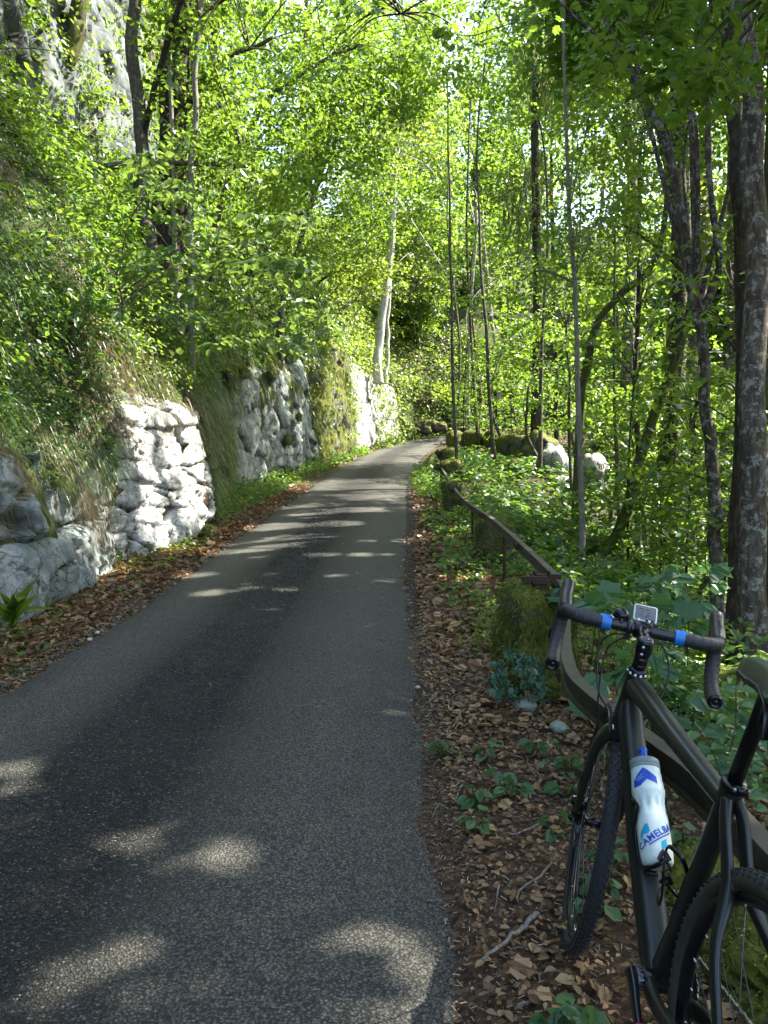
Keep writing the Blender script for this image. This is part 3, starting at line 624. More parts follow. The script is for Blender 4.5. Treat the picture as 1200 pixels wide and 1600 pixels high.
# handlebar --------------------------------------------------------
hb = bp('handlebar', stg(tube(CLt+np.stack([np.zeros(21), np.linspace(-.125, .125, 21), np.zeros(21)], 1), np.interp(np.abs(np.linspace(-.125, .125, 21)), [0, .04, .07, .13], [.0158, .0158, .0150, .0138]), 20)), M['black'])
for sg in (1, -1):
    P = np.array([(0, .085, 0), (-.002, .12, 0), (0, .150, 0), (.010, .178, .001), (.032, .197, .002), (.060, .203, .003), (.078, .204, -.004), (.092, .206, -.024), (.090, .208, -.052), (.074, .208, -.088), (.046, .209, -.116), (.014, .210, -.132), (-.022, .210, -.138)])*[1, sg, 1]+CLt
    Ps = smooth_path(P, 16); L = np.concatenate([[0], np.cumsum(np.linalg.norm(np.diff(Ps, axis=0), axis=1))])
    fr_ = (L/.021) % 1; rr = .0184+.0012*(1-fr_)+.0006*np.sin(L*40)
    bt = bp('bar_tape', stg(tube(Ps, rr, 20)), M['tape'], hb)
    T = Ps[-1]-Ps[-4]; T /= np.linalg.norm(T)
    bp('bar_plug', stg(lathe([(.0185, -.002), (.0190, .002), (.016, .006), (.0125, .0075), (.0115, .005), (.003, .005), (.0025, .007)], Ps[-1], T, 22)), M['gloss'], hb)
    yb = np.linspace(.082, .113, 17); bl = .0200+.0008*((np.linspace(0, 3, 17) % 1) < .85)
    bp('blue_tape_band', stg(tube(CLt+np.stack([yb*0, sg*yb, yb*0], 1), bl, 24)), M['bluetape'], hb)
    H = np.array([(.050, .203, .004), (.066, .204, .010), (.085, .205, .020), (.105, .205, .030), (.122, .2045, .042), (.138, .204, .060), (.145, .2035, .072)])*[1, sg, 1]+CLt
    hd = bp('brake_hood', stg(tb(H, [(.0170, .0200), (.0190, .0235), (.0185, .024), (.0180, .0235), (.0185, .023), (.0185, .0205), (.0150, .0155)], 2.5, 20, up=(0, 1, 0))), M['black'], hb)
    Lv = np.array([(.140, .204, .050), (.155, .205, .028), (.150, .208, -.01), (.137, .212, -.045), (.135, .219, -.075), (.142, .224, -.098)])*[1, sg, 1]+CLt
    bp('brake_lever', stg(tb(Lv, [(.009, .008), (.010, .007), (.009, .006), (.010, .005), (.011, .005), (.007, .004)], 2.4, 12, up=(0, 1, 0))), M['gloss'], hd)
    Sv = Lv[:5]+np.array([-.012, sg*-.004, -.004])
    bp('shift_paddle', stg(tb(Sv[1:], [(.006, .004), (.008, .003), (.010, .003), (.009, .003)], 2.4, 10, up=(0, 1, 0))), M['black'], hd)
# bell and clamp beside the stem
bl = bp('bell', stg(join(lathe([(.002, .022), (.012, .020), (.019, .013), (.022, .004), (.022, -.003), (.020, -.006)], CL+[.012, .058, .022], (.25, 0, .97), 24),
    lathe([(.017, -.004), (.018, .0), (.017, .004)], CL+[.004, .058, .008], (0, 1, 0), 18))), M['gloss'])
bp('bell_hammer', stg(join(tube(np.array([CL+[-.01, .075, .012], CL+[-.016, .082, .018], CL+[-.012, .088, .024]]), .003, 8))), M['steel'], bl)
bp('ring_clamp', stg(join(lathe([(.0165, -.006), (.0225, -.006), (.0225, .006), (.0165, .006)], CL+[0, .036, 0], (0, 1, 0), 26), box(CL+[-.004, .036, -.026], (.012, .012, .014)))), M['black'], hb)
bp('clamp_bolt', stg(lathe([(.0055, -.008), (.0055, .008)], CL+[-.006, .036, -.028], (0, 1, 0), 12)), M['strap'], hb)
# bike computer on its out-front mount
a = R(52); cx = np.array([math.cos(a), 0, math.sin(a)]); cz = np.array([-math.sin(a), 0, math.cos(a)]); cy = np.array([0, 1., 0]); CM = np.stack([cx, cy, cz], 1)
CC = CL+[.052, -.006, .036]
def rrect(w, h, t, c, r=.35, n=6, bow=0):
    pts = []
    rr = min(w, h)*r/2
    for qx, qy, a0 in ((1, 1, 0), (-1, 1, 90), (-1, -1, 180), (1, -1, 270)):
        for i in range(n+1):
            aa = R(a0+90*i/n); pts.append((qx*(w/2-rr)+rr*math.cos(aa), qy*(h/2-rr)+rr*math.sin(aa)))
    p = np.array(pts); k = len(p); p[:, 0] *= 1+bow*(1-(p[:, 1]/(h/2))**2)
    V = np.concatenate([np.c_[p*.94, np.full(k, -t/2)], np.c_[p, np.full(k, -t/4)], np.c_[p, np.full(k, t/3)], np.c_[p*.965, np.full(k, t/2)]])
    F = [grid_faces(4, k, True), np.arange(k)[::-1][None, :].copy(), (np.arange(k)+3*k)[None, :]]
    return V@CM.T+c, F
cmp_ = bp('bike_computer', stg(rrect(.050, .062, .013, CC, .22, bow=.05)), M['white'])
bp('computer_back', stg(rrect(.040, .052, .010, CC-cz*.010, .3)), M['black'], cmp_)
bp('computer_screen', stg(rrect(.0425, .0545, .0010, CC+cz*.0070, .12, bow=.04)), M['screen'], cmp_)
for i, (u, v, w, h) in enumerate([(.011, .012, .0018, .012), (.011, -.006, .0018, .014), (.003, .010, .0045, .0025), (.003, .004, .0045, .0025), (.003, -.006, .0045, .0025), (.003, -.011, .0045, .0025), (-.006, .011, .0016, .011), (-.006, -.008, .0016, .012), (-.011, .008, .003, .002), (-.011, -.004, .003, .008)]):
    bp('digit_segment', stg(box(CC+cz*.0077+cx*u+cy*v, (w, h, .0004), CM)), M['digits'], cmp_)
bp('computer_mount', stg(tb([CL+[0, -.03, .017], CL+[.03, -.02, .022], CC-cz*.016], [(.006, .005), (.010, .004), (.015, .004)], 2.4, 12, up=(0, 1, 0))), M['black'], hb)
# cables ------------------------------------------------------------
DTs = hx(.40)*.93+BB*.07
for pts in ([CL+[-.02, .03, -.016], CL+[.0, .075, -.030], CL+[.015, .095, -.065], CL+[.0, .092, -.13], CL+[-.02, .075, -.19], DTs+[.045, .045, .035], DTs+[-.005, .034, -.01]],
            [CL+[-.03, .028, -.020], CL+[-.01, .055, -.038], CL+[.005, .078, -.075], CL+[.0, .080, -.14], CL+[.0, .072, -.22], hx(.33)+[.03, .055, 0], hx(.26)+[.018, .058, 0]],
            [CL+[-.01, -.03, -.016], CL+[-.005, -.062, -.035], CL+[-.01, -.085, -.085], CL+[-.02, -.082, -.145], CL+[-.03, -.055, -.21], DTs+[.03, -.035, .0], DTs+[-.02, -.032, -.03]],
            [CL+[-.01, -.09, -.014], CL+[-.022, -.05, -.020], CL+[-.032, -.02, -.022], CL+[-.02, .02, -.02]]):
    bp('cable', tube(st(smooth_path(pts, 10)), .0024, 8), M['black'], hb)
bp('cable_stop', lathe([(.004, 0), (.004, .012), (.003, .014)], DTs+[.0, .036, .0], (.5, 0, .8), 10), M['steel'], hb)
# wheels ------------------------------------------------------------
def wheel(name, C, f, rotor_r, seed, cassette=False):
    w = empty(name); w.parent = bike; r0 = .345; tr = .0205
    def W(VF): return (f(VF[0]+C), VF[1])
    n = 120; a = np.arange(n)*2*math.pi/n
    def ringsec(sec2, mat, nm, parent, sm=True):
        sec2 = np.asarray(sec2); k = len(sec2)
        V = np.stack([sec2[None, :, 0]*np.cos(a)[:, None], np.broadcast_to(sec2[None, :, 1], (n, k)), sec2[None, :, 0]*np.sin(a)[:, None]], -1)
        i = np.arange(n)[:, None]; j = np.arange(k)[None, :]; i2 = (i+1) % n; j2 = (j+1) % k
        F = np.stack(np.broadcast_arrays(i*k+j, i*k+j2, i2*k+j2, i2*k+j), -1).reshape(-1, 4)
        return bp(nm, W((V.reshape(-1, 3), F)), mat, parent, sm)
    b = np.arange(18)*2*math.pi/18
    ringsec(np.stack([r0-tr+tr*np.cos(b)*.98, tr*np.sin(b)], 1), M['wall_rubber' if cassette else 'rubber'], 'tyre', w)
    rim = ringsec([(.307, .0125), (.315, .0135), (.318, .0115), (.318, -.0115), (.315, -.0135), (.307, -.0125), (.292, -.0085), (.286, 0), (.292, .0085)], M['gloss'], 'rim', w)
    ringsec([(.3165, .0142), (.3165, .0150), (.3125, .0150), (.3125, .0142)], M['dksteel'], 'rim_wear_line', rim)
    g = Geo()
    for k, (yy, cnt, wd, ln, off) in enumerate([(0, 104, .0062, .0068, 0), (.0085, 104, .0050, .0062, .5), (-.0085, 104, .0050, .0062, .5), (.0160, 104, .0055, .0085, 0), (-.0160, 104, .0055, .0085, 0)]):
        ang = math.asin(min(1, yy/tr))
        for i in range(cnt):
            t = (i+off)*2*math.pi/cnt; rad = np.array([math.cos(t), 0, math.sin(t)]); tan = np.array([-math.sin(t), 0, math.cos(t)])
            nn = rad*math.cos(ang)+np.array([0, 1, 0])*math.sin(ang); bb = np.cross(nn, tan)
            c = rad*(r0-tr)+nn*(tr+.0008)
            g.add(*box(c, (wd, ln, .0040), np.stack([bb, tan, nn], 1)))
    V, F = g.out(); bp('tyre_knobs', W((V, F)), M['rubber'], w, False, kind='stuff')
    hub = bp('hub', W(join(lathe([(.009, -.052), (.012, -.050), (.012, -.034), (.027, -.031), (.027, -.028), (.014, -.022), (.0125, 0), (.014, .022), (.027, .028), (.027, .031), (.016, .034), (.012, .050), (.009, .052)], (0, 0, 0), (0, 1, 0), 24))), M['gloss'], w)
    bp('axle', W(lathe([(.006, -.070), (.010, -.068), (.010, -.060), (.006, -.056), (.006, .056), (.011, .060), (.011, .067), (.007, .070)], (0, 0, 0), (0, 1, 0), 16)), M['gloss'], hub)
    for i in range(28):
        sg = 1 if i % 2 else -1; t = i*2*math.pi/28; t2 = t+(1 if (i//2) % 2 else -1)*R(68)
        p0 = np.array([.0265*math.cos(t2), sg*.0295, .0265*math.sin(t2)]); p1 = np.array([.292*math.cos(t), sg*.002, .292*math.sin(t)])
        s_ = bp('spoke', W(tube(np.array([p0, p1]), .0011, 5)), M['dksteel'], w, True)
        d = (p0-p1)/np.linalg.norm(p0-p1); bp('nipple', W(tube(np.array([p1-d*.004, p1+d*.012]), .0021, 6)), M['steel'], s_)
    rg = Geo(); k = 60
    for rr0, rr1 in ((rotor_r-.014, rotor_r),):
        aa = np.arange(k)*2*math.pi/k; wv = 1+.02*np.cos(aa*12)
        V = np.concatenate([np.stack([r_*wv*np.cos(aa), np.full(k, y_), r_*wv*np.sin(aa)], 1) for r_, y_ in ((rr0, .0385), (rr1, .0385), (rr1, .0403), (rr0, .0403))])
        i = np.arange(k); i2 = (i+1) % k
        F = np.concatenate([np.stack([q*k+i, q*k+i2, ((q+1) % 4)*k+i2, ((q+1) % 4)*k+i], 1) for q in range(4)]); rg.add(V, F)
    for i in range(6):
        t = i*math.pi/3; rg.add(*tube(np.array([(.018*math.cos(t), .0394, .018*math.sin(t)), ((rotor_r-.012)*math.cos(t+.35), .0394, (rotor_r-.012)*math.sin(t+.35))]), (.0045, .0009), prof=sec(4, 8), up=(0, 0, 1)))
    V, F = rg.out(); bp('brake_disc', W((V, F)), M['dksteel'], w)
    if cassette:
        for i, rr in enumerate(np.linspace(.028, .062, 9)):
            tt = np.arange(96)*2*math.pi/96; pr = rr*(1+.028*np.sign(np.sin(tt*int(rr*500))))
            V = np.concatenate([np.stack([pr*np.cos(tt), np.full(96, -.034-(8-i)*.004+e), pr*np.sin(tt)], 1) for e in (0, .0016)])
            bp('sprocket', W((V, [grid_faces(2, 96, True), np.arange(96)[::-1][None, :].copy(), (np.arange(96)+96)[None, :]])), M['dksteel'], w, False)
    return w
wheel('front_wheel', AX, st, .080, 1)
wheel('rear_wheel', RH+[0, 0, 0], lambda V: V, .070, 2, True)
# brake calipers
cal = bp('brake_caliper', stg(join(box(AX+[-.040, .048, .060], (.045, .028, .032), np.array(Matrix.Rotation(R(30), 3, 'Y'))), lathe([(.012, -.018), (.014, -.012), (.014, .012), (.010, .016)], AX+[-.040, .060, .062], (0, 1, 0), 16))), M['gloss'], fk)
for dx, dz in ((-.052, .078), (-.030, .044), (-.036, .064)): bp('bolt', stg(lathe([(.004, 0), (.004, .008), (.0018, .009)], AX+[dx, .066, dz], (0, 1, 0), 8)), M['steel'], cal)
bp('brake_hose', tube(st(smooth_path([hx(.26)+[.018, .060, 0], hx(.17)+[.0, .068, 0], AX+[-.045, .066, .11], AX+[-.045, .058, .08]], 8)), .0023, 8), M['black'], fk)
bp('brake_caliper', box(RH+[.055, .05, .055], (.05, .025, .03), np.array(Matrix.Rotation(R(-35), 3, 'Y'))), M['gloss'], fr)
# crankset ----------------------------------------------------------
ca = R(206)
cd = np.array([math.cos(ca), 0, math.sin(ca)])
ck = bp('crank_arm', tb([BB+[0, .058, 0]-cd*.014, BB+[0, .060, 0]+cd*.02, BB+[0, .066, 0]+cd*.075, BB+[0, .070, 0]+cd*.135, BB+[0, .071, 0]+cd*.178], [(.010, .017), (.009, .017), (.0075, .013), (.0075, .013), (.008, .013)], 3.2, 18, up=(0, 1, 0)), M['gloss'])
bp('crank_boot', tb([BB+[0, .069, 0]+cd*.104, BB+[0, .0705, 0]+cd*.15, BB+[0, .072, 0]+cd*.187], [(.0105, .0158), (.0105, .0158), (.010, .015)], 3.2, 18, up=(0, 1, 0)), M['red'], ck)
bp('bearing_cup', join(lathe([(.0215, .040), (.0235, .041), (.0235, .052), (.021, .054)], BB, (0, 1, 0), 32)), M['dksteel'], fr)
g = Geo()
for i in range(16):
    t = i*math.pi/8; g.add(*box(BB+[.0235*math.cos(t), .0465, .0235*math.sin(t)], (.004, .011, .004), np.array(Matrix.Rotation(-t, 3, 'Y'))))
g.build('cup_notches', M['steel'], fr, False)
def pedal(o, sg):
    c = o+np.array([0, sg*.062, 0])
    p = bp('pedal', join(box(c+[.036, 0, 0], (.012, .085, .018)), box(c+[-.036, 0, 0], (.012, .085, .018)), box(c+[0, .040, 0], (.07, .010, .016)), box(c+[0, -.040, 0], (.07, .010, .016)), lathe([(.011, -.05), (.013, 0), (.010, .045)], c, (0, 1, 0), 16)), M['black'], None, False)
    bp('pedal_axle', tube(np.array([o, c]), .007, 10), M['steel'], p)
pedal(BB+[0, .073, 0]+cd*.170, 1)
crr = bp('crank_arm', tb([BB+[0, -.062, 0], BB+[0, -.075, 0]-cd*.08, BB+[0, -.083, 0]-cd*.172], [(.010, .018), (.008, .014), (.008, .013)], 3.2, 16, up=(0, 1, 0)), M['gloss'])
pedal(BB+[0, -.085, 0]-cd*.170, -1)
tt = np.arange(160)*2*math.pi/160; pr = .083*(1+.022*np.sign(np.sin(tt*40)))
V = np.concatenate([np.stack([rr_*np.cos(tt), np.full(160, y_), rr_*np.sin(tt)], 1) for rr_, y_ in ((.062, -.047), (pr, -.047), (pr, -.050), (.062, -.050))])+BB
i = np.arange(160); i2 = (i+1) % 160
crg = bp('chainring', (V, np.concatenate([np.stack([q*160+i, q*160+i2, ((q+1) % 4)*160+i2, ((q+1) % 4)*160+i], 1) for q in range(4)])), M['dksteel'], None, False)
for k in range(4):
    t = k*math.pi/2+.5; bp('spider_arm', tube(np.array([BB+[0, -.052, 0], BB+[.066*math.cos(t), -.050, .066*math.sin(t)]]), (.004, .010), prof=sec(3, 10), up=(0, 1, 0)), M['gloss'], crg)
# chain links, joined (far side, small)
g = Geo(); cp = []
for t in np.linspace(R(90), R(-95), 26): cp.append((BB[0]+.084*math.cos(t), -.0485, BB[2]+.084*math.sin(t)))
DJ = RH+np.array([.01, -.05, -.085])
cp += [tuple(BB*(1-f)+DJ*f+np.array([0, 0 if f else 0, -.084*(1-f)-.02*f])+[0, -.0485*(1-f), 0]) for f in np.linspace(.05, 1, 30)]
cp += [tuple(RH+np.array([-.045*math.cos(t), -.05, .045*math.sin(t)])) for t in np.linspace(R(-60), R(88), 12)]
cp += [tuple((RH+[0, -.05, .046])*(1-f)+(BB+[0, -.0485, .084])*f) for f in np.linspace(.04, .97, 30)]
cp = np.array(cp)
for i in range(len(cp)-1):
    mdl = (cp[i]+cp[i+1])/2; t = cp[i+1]-cp[i]; L_ = np.linalg.norm(t); t /= L_; bn = np.cross(t, [0, 1, 0]); g.add(*box(mdl, (L_*.9, .0065 if i % 2 else .004, .008), np.stack([t, [0, 1, 0], bn], 1)))
g.build('chain', M['steel'], bike, False)
dr = bp('rear_derailleur', join(box(RH+[-.005, -.075, -.04], (.03, .02, .06)), box(RH+[.01, -.062, -.10], (.022, .004, .11))), M['gloss'], None, False)
for dz in (-.065, -.145): bp('jockey_wheel', lathe([(.004, -.004), (.020, -.004), (.020, .004), (.004, .004)], RH+[.012, -.055, dz], (0, 1, 0), 22), M['black'], dr)
# seat post, saddle ---------------------------------------------------
sdir = (ST-BB)/np.linalg.norm(ST-BB)
spt = bp('seat_post', tube(np.array([ST-sdir*.03, ST+sdir*.12, ST+sdir*.235]), .0145, 22), M['gloss'])
bp('seat_clamp', join(lathe([(.0205, 0), (.0235, .002), (.0235, .013), (.0205, .016)], ST+sdir*.008, sdir, 26), box(ST+sdir*.016+[-.028, 0, 0], (.018, .020, .016))), M['gloss'], spt)
bp('bolt', lathe([(.004, -.014), (.004, .014)], ST+sdir*.016+[-.030, 0, 0], (0, 1, 0), 8), M['steel'], spt)
SC = ST+sdir*.235+[-.040, 0, .040]
bp('saddle_clamp', join(box(SC-[0, 0, .040], (.05, .045, .020)), lathe([(.012, -.024), (.012, .024)], SC-[0, 0, .040], (0, 1, 0), 14)), M['dksteel'], spt)
xs_ = np.array([.150, .146, .132, .10, .05, 0, -.05, -.085, -.115, -.128]); hw = np.array([.005, .013, .0175, .019, .023, .034, .055, .068, .066, .045]); zz = np.array([-.030, -.016, -.006, .002, .002, -.001, .004, .012, .018, .016])
V = []
for x, w_, z_ in zip(xs_, hw, zz):
    th = .020 if x > .1 else .026
    for t in np.linspace(-1, 1, 15):
        V.append((x, w_*t, z_-.012*t*t-(.030 if x < .12 else .016)*abs(t)**7))
n_ = len(xs_)
V = np.array(V); top = V.reshape(n_, 15, 3); und = top*np.array([.97, .88, 1])+np.array([.0, 0, -.010]); und[:, 1:-1, 2] -= .004
V = np.concatenate([top.reshape(-1, 3), und.reshape(-1, 3)])+SC
gf = grid_faces(n_, 15); k = n_*15; loop = [0*15+j for j in range(15)]+[i*15+14 for i in range(1, n_)]+[(n_-1)*15+j for j in range(13, -1, -1)]+[i*15 for i in range(n_-2, 0, -1)]
lp = np.array(loop); lf = np.stack([lp, np.roll(lp, -1), np.roll(lp, -1)+k, lp+k], 1)
sad = bp('saddle', (V, [np.concatenate([gf, gf[:, ::-1]+k, lf])]), M['saddle'])
md = sad.modifiers.new('round', 'SUBSURF'); md.levels = 2; md.render_levels = 2
for sg in (1, -1):
    bp('saddle_rail', tube(smooth_path(SC+np.array([(.125, sg*.008, -.022), (.10, sg*.014, -.034), (.05, sg*.021, -.040), (-.03, sg*.022, -.040), (-.075, sg*.028, -.032), (-.10, sg*.036, -.012)]), 8), .0036, 10), M['strap'], sad)
# saddle bag hangs on the rails: a thing of its own
bag = empty('saddle_bag', label='worn black fabric bag strapped under the bicycle saddle behind the seat post', cat='saddle bag'); bag.matrix_world = bike.matrix_world
BC = SC+np.array([-.080, 0, -.088])
def blob(c, s, pw, seed=0, amp=.0, rot=0):
    V, F = ICO[4]; pwn = pw; V = V/((np.abs(V)**pwn).sum(1)**(1/pwn))[:, None]*np.asarray(s)/2
    V = V*(1+amp*fbm(V*30+seed, 3, seed))[:, None]
    V = V@np.array(Matrix.Rotation(rot, 3, 'Y')).T
    return V+c, F
V, F = blob(BC, (.135, .088, .095), 3.4, 3, .03, R(18)); f_ = (V-BC)[:, 0]; V[:, 1] *= 1-.35*np.clip(f_/.06, -.4, 1)
o = obj('bag_body', V, F, M['fabric'], bag)
for dz, w_ in ((.006, .006), (-.012, .003)):
    a_ = np.arange(40)*2*math.pi/40; ring = BC+np.stack([.0700*np.sign(np.cos(a_))*np.abs(np.cos(a_))**.6, .0415*np.sign(np.sin(a_))*np.abs(np.sin(a_))**.6*(1-.3*np.cos(a_)), .018+dz-.022*np.cos(a_)], 1)
    ring = np.concatenate([ring, ring[:2]]); obj('bag_seam', *tube(ring, .0022 if w_ < .005 else .003, 8), M['black'], bag)
obj('bag_strap', *tube(smooth_path([BC+[.03, .042, -.02], BC+[.04, .040, .03], SC+[.02, .022, -.036], SC+[.02, -.022, -.036]], 8), (.002, .010), prof=sec(4, 8), up=(1, 0, 0)), M['black'], bag)
obj('strap_loop', *tube(smooth_path([BC+[-.018, .049, -.030], BC+[-.002, .051, -.028], BC+[0.002, .051, -.010], BC+[-.014, .050, .002], BC+[-.028, .048, -.008], BC+[-.018, .049, -.030]], 6), .0028, 8), M['strap'], bag)
# bottle cages --------------------------------------------------------
dt0 = BB; dtd = (hx(.40)+[-.03, 0, -.02]-BB); dtd /= np.linalg.norm(dtd); dn = np.array([-dtd[2], 0, dtd[0]])
def cage(C0, d, nrm, mat_parent):
    g = []
    c = bp('bottle_cage', tube(smooth_path([C0-nrm*.040-d*.005, C0-nrm*.040+d*.06, C0-nrm*.040+d*.115], 6), (.003, .014), prof=sec(3, 10), up=nrm), M['gloss'])
    for sg in (1, -1):
        y = np.array([0, 1., 0])*sg
        pts = [C0-nrm*.038+d*.115+y*.006, C0-nrm*.030+d*.150+y*.026, C0-nrm*.004+d*.150+y*.0395, C0+nrm*.018+d*.128+y*.036, C0+nrm*.012+d*.112+y*.0385, C0-nrm*.008+d*.085+y*.041, C0-nrm*.022+d*.045+y*.037, C0-nrm*.020+d*.010+y*.033, C0+nrm*.005-d*.004+y*.026, C0+nrm*.033-d*.004+y*.012, C0+nrm*.041+d*.006+y*.0]
        bp('cage_arm', tube(smooth_path(pts, 8), (.0026, .0048), prof=sec(2.4, 10), up=nrm), M['gloss'], c)
    bp('cage_lip', tube(smooth_path([C0+nrm*.041+d*.004+[0, -.012, 0], C0+nrm*.043+d*.022, C0+nrm*.041+d*.004+[0, .012, 0]], 8), (.003, .005), prof=sec(2.4, 10), up=nrm), M['gloss'], c)
    return c
BC0 = BB+dtd*.205+dn*.078
cage(BC0, dtd, dn, None)
std = sdir; sn = np.array([std[2], 0, -std[0]])
cage(BB+std*.165+sn*.060, std, sn, None)
# bottle: sits in the cage, a thing of its own ------------------------
bot = empty('water_bottle', label='frosted white squeeze bottle with blue nozzle standing in the bicycle bottle cage', cat='bottle'); bot.matrix_world = bike.matrix_world
m, nt = new_mat('frosted_bottle'); co = coords(nt); n1 = noise(nt, 22, 3, .5, co)
bb_ = finish(nt, ramp(nt, n1, [(.3, (.50, .60, .56)), (.7, (.62, .70, .66))]), .38, n1, .12, .01, 0, .5); bb_.inputs['Subsurface Weight'].default_value = .35; bb_.inputs['Subsurface Radius'].default_value = (.02, .02, .02); bb_.inputs['Subsurface Scale'].default_value = .5
M['bottle'] = m
M['cap_grey'] = plain('bottle_cap', (.20, .25, .24), .45, 0, .4, 60, .1, .02); M['nozzle'] = plain('blue_nozzle', (.008, .09, .42), .35)
M['ink_blue'] = plain('print_blue', (.006, .060, .40), .4, 0, .4, 200, .12, 0); M['ink_cyan'] = plain('print_cyan', (.02, .33, .52), .4, 0, .4, 100, .12, 0); M['ink_pale'] = plain('print_pale', (.42, .55, .66), .4, 0, .4, 100, .1, 0)
Rp = [(0, .0), (.024, .0), (.031, .004), (.0345, .012), (.0360, .03), (.0365, .06), (.0365, .095), (.0355, .108), (.0340, .118), (.0332, .130), (.0335, .142), (.0355, .156), (.0378, .166), (.0380, .170), (.0368, .180), (.0350, .205), (.0335, .225)]
hh = np.linspace(0, .225, 80); bprof = [(float(np.interp(h, [p[1] for p in Rp[1:]], [p[0] for p in Rp[1:]])), h) for h in hh]
bprof[0] = (.020, 0); bprof.insert(0, (.001, .0015))
V, F = lathe(bprof, BC0, dtd, 48)
loc = (V-BC0); hgt = loc@dtd; ang = np.arctan2(loc[:, 1], loc@dn)
dent = np.exp(-((hgt-.136)/.014)**2)*(np.cos(ang*5+.4)**8)*.0045
rad = loc-np.outer(hgt, dtd); rn = rad/(np.linalg.norm(rad, axis=1)[:, None]+1e-6); V = V-rn*dent[:, None]
obj('bottle_body', V, F, M['bottle'], bot)
obj('bottle_cap', *lathe([(.0335, 0), (.0350, .001), (.0350, .006), (.0342, .0065), (.0342, .0075), (.0352, .008), (.0345, .021), (.031, .024), (.016, .026)], BC0+dtd*.224, dtd, 40), M['cap_grey'], bot)
obj('bottle_nozzle', *lathe([(.012, 0), (.0115, .010), (.0095, .012), (.0098, .020), (.0115, .022), (.011, .030), (.007, .033)], BC0+dtd*.249, dtd, 24), M['nozzle'], bot)
def on_bottle(P2, a0, h0, lift=.0005):
    """wrap flat (x, y) print coordinates (metres) round the bottle"""
    P2 = np.asarray(P2, float); h = h0+P2[:, 1]; r = np.interp(h, [b_[1] for b_ in bprof[1:]], [b_[0] for b_ in bprof[1:]])+lift
    t = a0-P2[:, 0]/.036
    side = np.array([0, 1., 0])
    return BC0+np.outer(h, dtd)+(r*np.cos(t))[:, None]*dn+(r*np.sin(t))[:, None]*side
A_C = R(26)     # the print faces half left, half up
def poly_print(name, pts, mat, lift, h0, a0=A_C, cuts=5):
    bm = bmesh.new(); vs = [bm.verts.new((x, y, 0)) for x, y in pts]; bm.faces.new(vs); bmesh.ops.triangulate(bm, faces=bm.faces[:])
    for _ in range(cuts):
        long = [e for e in bm.edges if e.calc_length() > .0035]
        if not long: break
        bmesh.ops.subdivide_edges(bm, edges=long, cuts=1); bmesh.ops.triangulate(bm, faces=bm.faces[:])
    V = np.array([v.co[:] for v in bm.verts]); F = np.array([[v.index for v in f.verts] for f in bm.faces]); bm.free()
    obj(name, on_bottle(V, a0, h0, lift), F, mat, bot)
poly_print('print_patch', [(-.030, -.036), (-.030, -.020), (-.004, .009), (.000, .009), (.027, -.012), (.027, -.030), (.004, -.019), (-.012, -.034)], M['ink_blue'], .0005, .208)
poly_print('print_patch', [(-.030, .0), (-.030, .010), (-.014, .030), (-.008, .030), (-.004, .014), (-.010, .008), (-.020, .008), (-.028, -.006)], M['ink_cyan'], .0005, .056)
poly_print('print_patch', [(.016, -.020), (.016, -.002), (.030, .006), (.030, -.012)], M['ink_cyan'], .0005, .048)
def text_print(name, s, size, ang, x0, h0, mat, lift=.0010, shear=.0, bold=.0):
    cu = bpy.data.curves.new(name, 'FONT'); cu.body = s; cu.size = size; cu.align_x = 'CENTER'; cu.shear = shear; cu.offset = bold; cu.resolution_u = 3; cu.space_character = 1.12
    to = bpy.data.objects.new('tmp_text', cu); scene.collection.objects.link(to); dg = bpy.context.evaluated_depsgraph_get()
    me = bpy.data.meshes.new_from_object(to.evaluated_get(dg)); bm = bmesh.new(); bm.from_mesh(me)
    bmesh.ops.triangulate(bm, faces=bm.faces[:])
    V = np.array([v.co[:2] for v in bm.verts]); F = np.array([[v.index for v in f.verts] for f in bm.faces]); bm.free()
    bpy.data.objects.remove(to); bpy.data.curves.remove(cu); bpy.data.meshes.remove(me)
    c, s_ = math.cos(ang), math.sin(ang); V = np.stack([V[:, 0]*c-V[:, 1]*s_, V[:, 0]*s_+V[:, 1]*c], 1)+[x0, 0]
    obj(name, on_bottle(V, A_C, h0, lift), F, mat, bot, False)
text_print('lettering', 'CAMELBAK', .0205, R(30), .0145, .058, M['ink_blue'], bold=.0006)
u0 = np.array([-.022, -.022]); 
poly_print('underline', [(-.010, -.0185), (.044, .0127), (.044, .0155), (-.010, -.0157)], M['ink_blue'], .0010, .056)
text_print('small_lettering', 'Podium', .0062, R(38), -.013, .194, M['ink_pale'])
text_print('small_lettering', 'CHILL', .0062, R(38), -.010, .189, M['ink_pale'])
